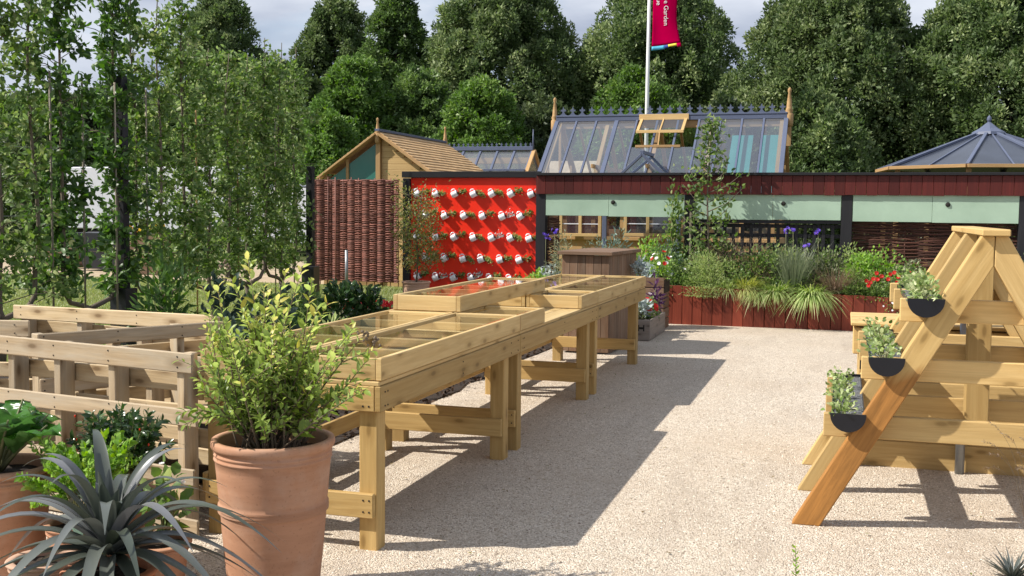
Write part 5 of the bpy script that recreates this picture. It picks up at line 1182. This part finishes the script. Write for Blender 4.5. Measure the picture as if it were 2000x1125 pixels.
for k in range(54):
    a=random.uniform(0,6.283); r1=random.uniform(0,.14); r2=random.uniform(.08,.40)*random.choice([.6,1,1]); zt=random.uniform(.20,.62)*(1-.25*r2)
    tip=(r2*math.cos(a),r2*math.sin(a)*.8,zt); shoot((r1*math.cos(a),r1*math.sin(a),0),tip,(.04*math.cos(a),.04*math.sin(a),.08),30,.058)
    for j in range(3):
        c0=Vector(tip)*random.uniform(.4,.8); e=c0+Vector((random.gauss(0,.09),random.gauss(0,.08),random.uniform(.04,.17))); shoot(c0,e,(0,0,.01),13,.050,.1,r0=.0028)
# the long leaders that stand out of the outline
for (px,py,Y) in ((483,497,3.95),(425,560,3.8),(395,560,3.95),(592,520,3.9),(610,545,3.85),(560,530,3.95),(525,575,3.8),(450,545,3.9),(620,600,3.8),(690,640,3.75),(720,700,3.9),(715,760,3.75),(350,810,3.7),(360,830,3.75),(385,740,3.9),(640,590,3.9),(515,560,4.0),(655,700,3.7),(705,760,3.8),(400,640,3.8),(545,590,3.8),(470,600,3.85)):
    e=at(px,py,Y=Y)-Vector(sh_.location); s=Vector((random.uniform(-.12,.12),random.uniform(-.1,.1),0)); shoot(s,e,(e.x*.12,0,.08 if e.z>.2 else .16),34,.068,.22)
b.build('stems',M['stem_brown'],sh_)
n=len(P); leaves('foliage',np.array(P),np.array(D),np.array(LL),np.array(LL)*.46,M['blueberry'],sh_,N=rvec(n)*.5+np.array([0,0,1.]),rnd=np.array(rn),droop=.16,fold=.3)
# berries, dried clusters near two shoot tips
for (px,py) in ((845/2+20,520),(710,655),(735,668)):
    e=at(px,py,Y=3.8)-Vector(sh_.location)
    bb=MB()
    for k in range(12): c=e+Vector((random.gauss(0,.012),random.gauss(0,.012),random.gauss(0,.012))); bb.lathe([(0,-.006),(.005,-.003),(.006,0),(.004,.005),(0,.006)],c,6)
    bb.build('dried_berries',M['stem_brown'],sh_)
# --- strap leafed plant at the front left
AC=Vector((at(213,1040,Y=3.15).x,3.15,.37)); 
pot((AC.x,AC.y,0),.15,.34,'terra_red','terracotta pot hidden beneath the strap leafed plant',.015)
al=empty('strap_leafed_plant',AC,0,'large grey green plant with long arching strap leaves in the front left corner','plant')
P=[];D=[];L=[];W=[];dr=[]
for k in range(42):
    u=k/41; a=k*2.39996+.4; el=.42+1.05*u**1.1; P.append((.025*math.cos(a),.025*math.sin(a),.02+.09*u)); D.append((math.cos(a)*math.cos(el),math.sin(a)*math.cos(el),math.sin(el)+.25)); L.append((.70 if u<.75 else .36)*random.uniform(.8,1.12)*(1-.3*max(0,u-.7)/.3)); W.append(.056*random.uniform(.85,1.15)); dr.append(.80*(1-u)**.5+random.uniform(.02,.16))
for k in range(16):
    a=k*2.39996+1.1; el=.15+.25*(k%3)/2; P.append((.03*math.cos(a),.03*math.sin(a),.02)); D.append((math.cos(a),math.sin(a),el)); L.append(.46*random.uniform(.8,1.15)); W.append(.053); dr.append(.62)
blades('strap_leaves',np.array(P),np.array(D),np.array(L),np.array(W),M['astelia'],al,droop=np.array(dr),seg=14,fold=.28,power=2.1,tipw=.02)
# --- chard at the left edge in an orange pot
q=at(5,925,Y=3.75); pot((q.x,3.75,0),.20,.50,'terra','orange terracotta pot of chard cut by the left edge',.02)
ch=empty('chard_plant',(q.x-.04,3.75,.47),0,'large crinkled dark green chard in the orange pot at the left edge','vegetable')
def bigleaf(root,base,d,L,W,mat,cr=.03,stalk='white_stalk',stl=.12):
    """a broad crinkled leaf as a grid, on a stalk"""
    base=Vector(base); d=Vector(d).normalized(); s=d.cross(Vector((0,0,1))).normalized(); n=s.cross(d); b=MB(); nu,nv=14,8; st=base+d*stl
    MB().tube([base,st,st+d*L*.7-Vector((0,0,.12*L))],[.011,.009,.004],6).build('leaf_stalk',M[stalk],root)
    for i in range(nu+1):
        t=i/nu; w=W*math.sin(math.pi*min(1,t*.92+.06))**.75
        for j in range(nv+1):
            u=j/nv*2-1; p=st+d*L*t+s*w*.5*u+n*(abs(u)*W*.12+cr*math.sin(t*17+j*1.9)*abs(u)+cr*.5*math.cos(j*2.7+i*1.3)); p.z-=L*.45*t*t; b.v.append(p)
    for i in range(nu):
        for j in range(nv): a=i*(nv+1)+j; b.face([a,a+1,a+nv+2,a+nv+1],r=random.random()*.3+.35,sm=True)
    return b.build('leaf',M[mat],root)
for k in range(13):
    a=k*2.4; el=.8+.5*(k/12); bigleaf(ch,(.03*math.cos(a),.03*math.sin(a),0),(math.cos(a)*math.cos(el),math.sin(a)*math.cos(el),math.sin(el)),random.uniform(.28,.38),.24,'chard',.022,'stem')
# --- squash like leaves low at the left
sq=empty('squash_leaves',(at(20,1050,Y=3.1).x-.05,3.1,.12),0,'broad dull green leaves at the bottom of the left edge','plant')
for k in range(7): a=k*1.1+.3; bigleaf(sq,(0,0,.05),(math.cos(a),math.sin(a),.35),.20,.20,'kale',.008,'stem',.05)
# --- small pots and herbs
q=at(85,1045,Y=3.35); pot((q.x,3.35,0),.125,.27,'terra_pale','small pale terracotta pot in front of the lime green herb',.012,taper=.7)
q=at(390,1010,Y=3.85)
q=at(310,1040,Y=3.75); pot((q.x,3.75,0),.12,.24,'terra','orange terracotta pot behind the strap leafed plant',.012)
q2=at(240,1000,Y=4.05); pot((q2.x,4.05,0),.15,.34,'terra','terracotta pot of the dark green pepper plant',.014)
pp=empty('pepper_plant',(q2.x,4.05,.31),0,'dark green bushy pepper plant with tiny orange fruits in front of the pallet','vegetable')
b=MB();P=[];D=[];LL=[];rn=[]
for k in range(64):
    a=random.uniform(0,6.283); rr=random.uniform(.03,.25); e=(rr*math.cos(a),rr*math.sin(a),random.uniform(.22,.43)*(1-.8*rr)); shoot((0,0,.0),e,(.02*math.cos(a),.02*math.sin(a),.1),28,.062,.35,r0=.004)
b.build('stems',M['stem'],pp); n=len(P); leaves('foliage',np.array(P),np.array(D)+np.array([0,0,-.3]),np.array(LL),np.array(LL)*.45,M['darkleaf'],pp,droop=.3,fold=.3)
for k in range(7): a=random.uniform(3.3,6.1); MB().lathe([(0,-.008),(.0035,-.004),(.004,.003),(0,.007)],(.19*math.cos(a),.19*math.sin(a),random.uniform(.2,.42)),8).build('fruit',M['red_fruit'],pp)
q3=at(165,1000,Y=3.72); pot((q3.x,3.72,0),.15,.30,'terra','terracotta pot of the lime green herb',.012)
pr_=empty('leafy_herb',(q3.x,3.72,.28),0,'lime green lobed leaf herb between the chard and the strap leafed plant','herb')
b=MB();P=[];D=[];LL=[];rn=[]
for k in range(60):
    a=random.uniform(0,6.283); rr=random.uniform(.05,.25); e=(rr*math.cos(a),rr*math.sin(a),random.uniform(.14,.36)); shoot((.03*math.cos(a),.03*math.sin(a),0),e,(0,0,.1),26,.042,.5,r0=.004)
for (px,py) in ((70,850),(95,865),(200,850)):
    e=at(px,py,Y=3.7)-Vector(pr_.location); shoot((0,0,0),e,(0,0,.08),30,.055,.4)
b.build('stems',M['stem'],pr_); n=len(P); leaves('foliage',np.array(P),np.array(D),np.array(LL),np.array(LL)*.7,M['bright'],pr_,droop=.3,fold=.35)
q=at(310,900,Y=3.85); bush('round_leaf_plant',(at(325,1000,Y=3.78).x,3.78,.27),(.11,.10,.24),60,'midgreen','grey green round leafed plant with a mauve flower behind the strap leaves','plant',leaf=.06,lw=.05,fl=[('fl_purple',1,.02),('fl_white',2,.014)])['category']='plant'
q=at(205,1000,Y=3.6); bush('leek_plant',(at(195,1000,Y=3.66).x,3.66,.05),(.04,.04,.28),10,'bluegreen','upright blue green leaf blades between the herb and the strap leaves','vegetable',leaf=.2,lw=.02)['category']='vegetable'
# --- bottom right spiky plant, seedling, dry sprig by the stand
q=at(1978,1135,Z=0); sp=empty('spiky_plant',(q.x,q.y,0),0,'dark spiky leafed plant at the bottom right corner','plant')
n=60; a=rng.uniform(0,6.283,n); D=np.stack([np.cos(a),np.sin(a),rng.uniform(.3,1.6,n)],1); blades('spikes',np.zeros((n,3)),D,rng.uniform(.12,.19,n),.014,M['astelia'],sp,droop=.15,seg=5,fold=.3)
q=at(1553,1150,Z=0); sd=empty('seedling',(q.x,q.y,0),0,'tiny lone green seedling at the bottom edge of the gravel','plant'); b=MB();P=[];D=[];LL=[];rn=[]
e=at(1553,1068,Y=q.y); shoot((0,0,0),(e.x-q.x,0,e.z),(.006,0,0),18,.034,.25,r0=.0035); b.build('stem',M['stem'],sd); leaves('foliage',np.array(P),np.array(D),np.array(LL),np.array(LL)*.4,M['bright'],sd,droop=.1)
q=at(1965,880,Y=5.6); dg=empty('dry_sprig',(q.x+.12,5.62,0),0,'wispy dry sprig hanging before the lower right boards of the stand','plant'); b=MB();P=[];D=[];LL=[];rn=[]
for k in range(9):
    e=at(1900+random.uniform(0,100),820+random.uniform(0,110),Y=5.6); shoot((0,0,0),(e.x-q.x-.12,-.02+random.uniform(-.06,.0),e.z),(.05,0,.25),16,.022,.75,r0=.0016)
b.build('stems',M['stem_brown'],dg); leaves('foliage',np.array(P),np.array(D),np.array(LL),np.array(LL)*.25,M['bronze'],dg)
# ================================================================ loose stones on the gravel
n=70000; y=3.2+rng.random(n)**1.6*9; x=rng.uniform(-3.4,3.6,n)
s=rng.uniform(.002,.0060,n)*(1+.35*rng.random(n)); base=np.array([[1,0,0],[0,1,0],[-1,0,0],[0,-1,0],[0,0,.75],[0,0,-.5]],float)
V=base[None]*s[:,None,None]*rng.uniform(.6,1.3,(n,6,1)); an=rng.uniform(0,6.28,n); c_,s_=np.cos(an)[:,None],np.sin(an)[:,None]
V=np.stack([V[:,:,0]*c_-V[:,:,1]*s_+x[:,None],V[:,:,0]*s_+V[:,:,1]*c_+y[:,None],V[:,:,2]+.001],2).reshape(-1,3)
F=np.concatenate([np.arange(n)[:,None]*6+np.array(f) for f in ([0,1,4],[1,2,4],[2,3,4],[3,0,4])]); o=np_mesh('loose_stones',V,F,rng.random(n)[F[:,0]//6],M['stones']); tag(o,'loose pale stones of the gravel yard','gravel',kind='stuff')

n=260; x=np.concatenate([rng.uniform(-3.3,-1.2,160),rng.uniform(-1.2,2.4,100)]); y=rng.uniform(3.6,15.2,n); P=np.stack([x,y,np.full(n,.012)],1); D=rvec(n); D[:,2]=.05
o=leaves('fallen_leaves',P,D,rng.uniform(.015,.035,n),rng.uniform(.01,.018,n),bare('dead_leaf',[(0,(.12,.08,.03)),(.6,(.25,.2,.06)),(1,(.12,.16,.04))]),None,N=np.tile([0,0,1.],(n,1))); tag(o,'few small fallen leaves scattered over the gravel','fallen leaves',kind='stuff')
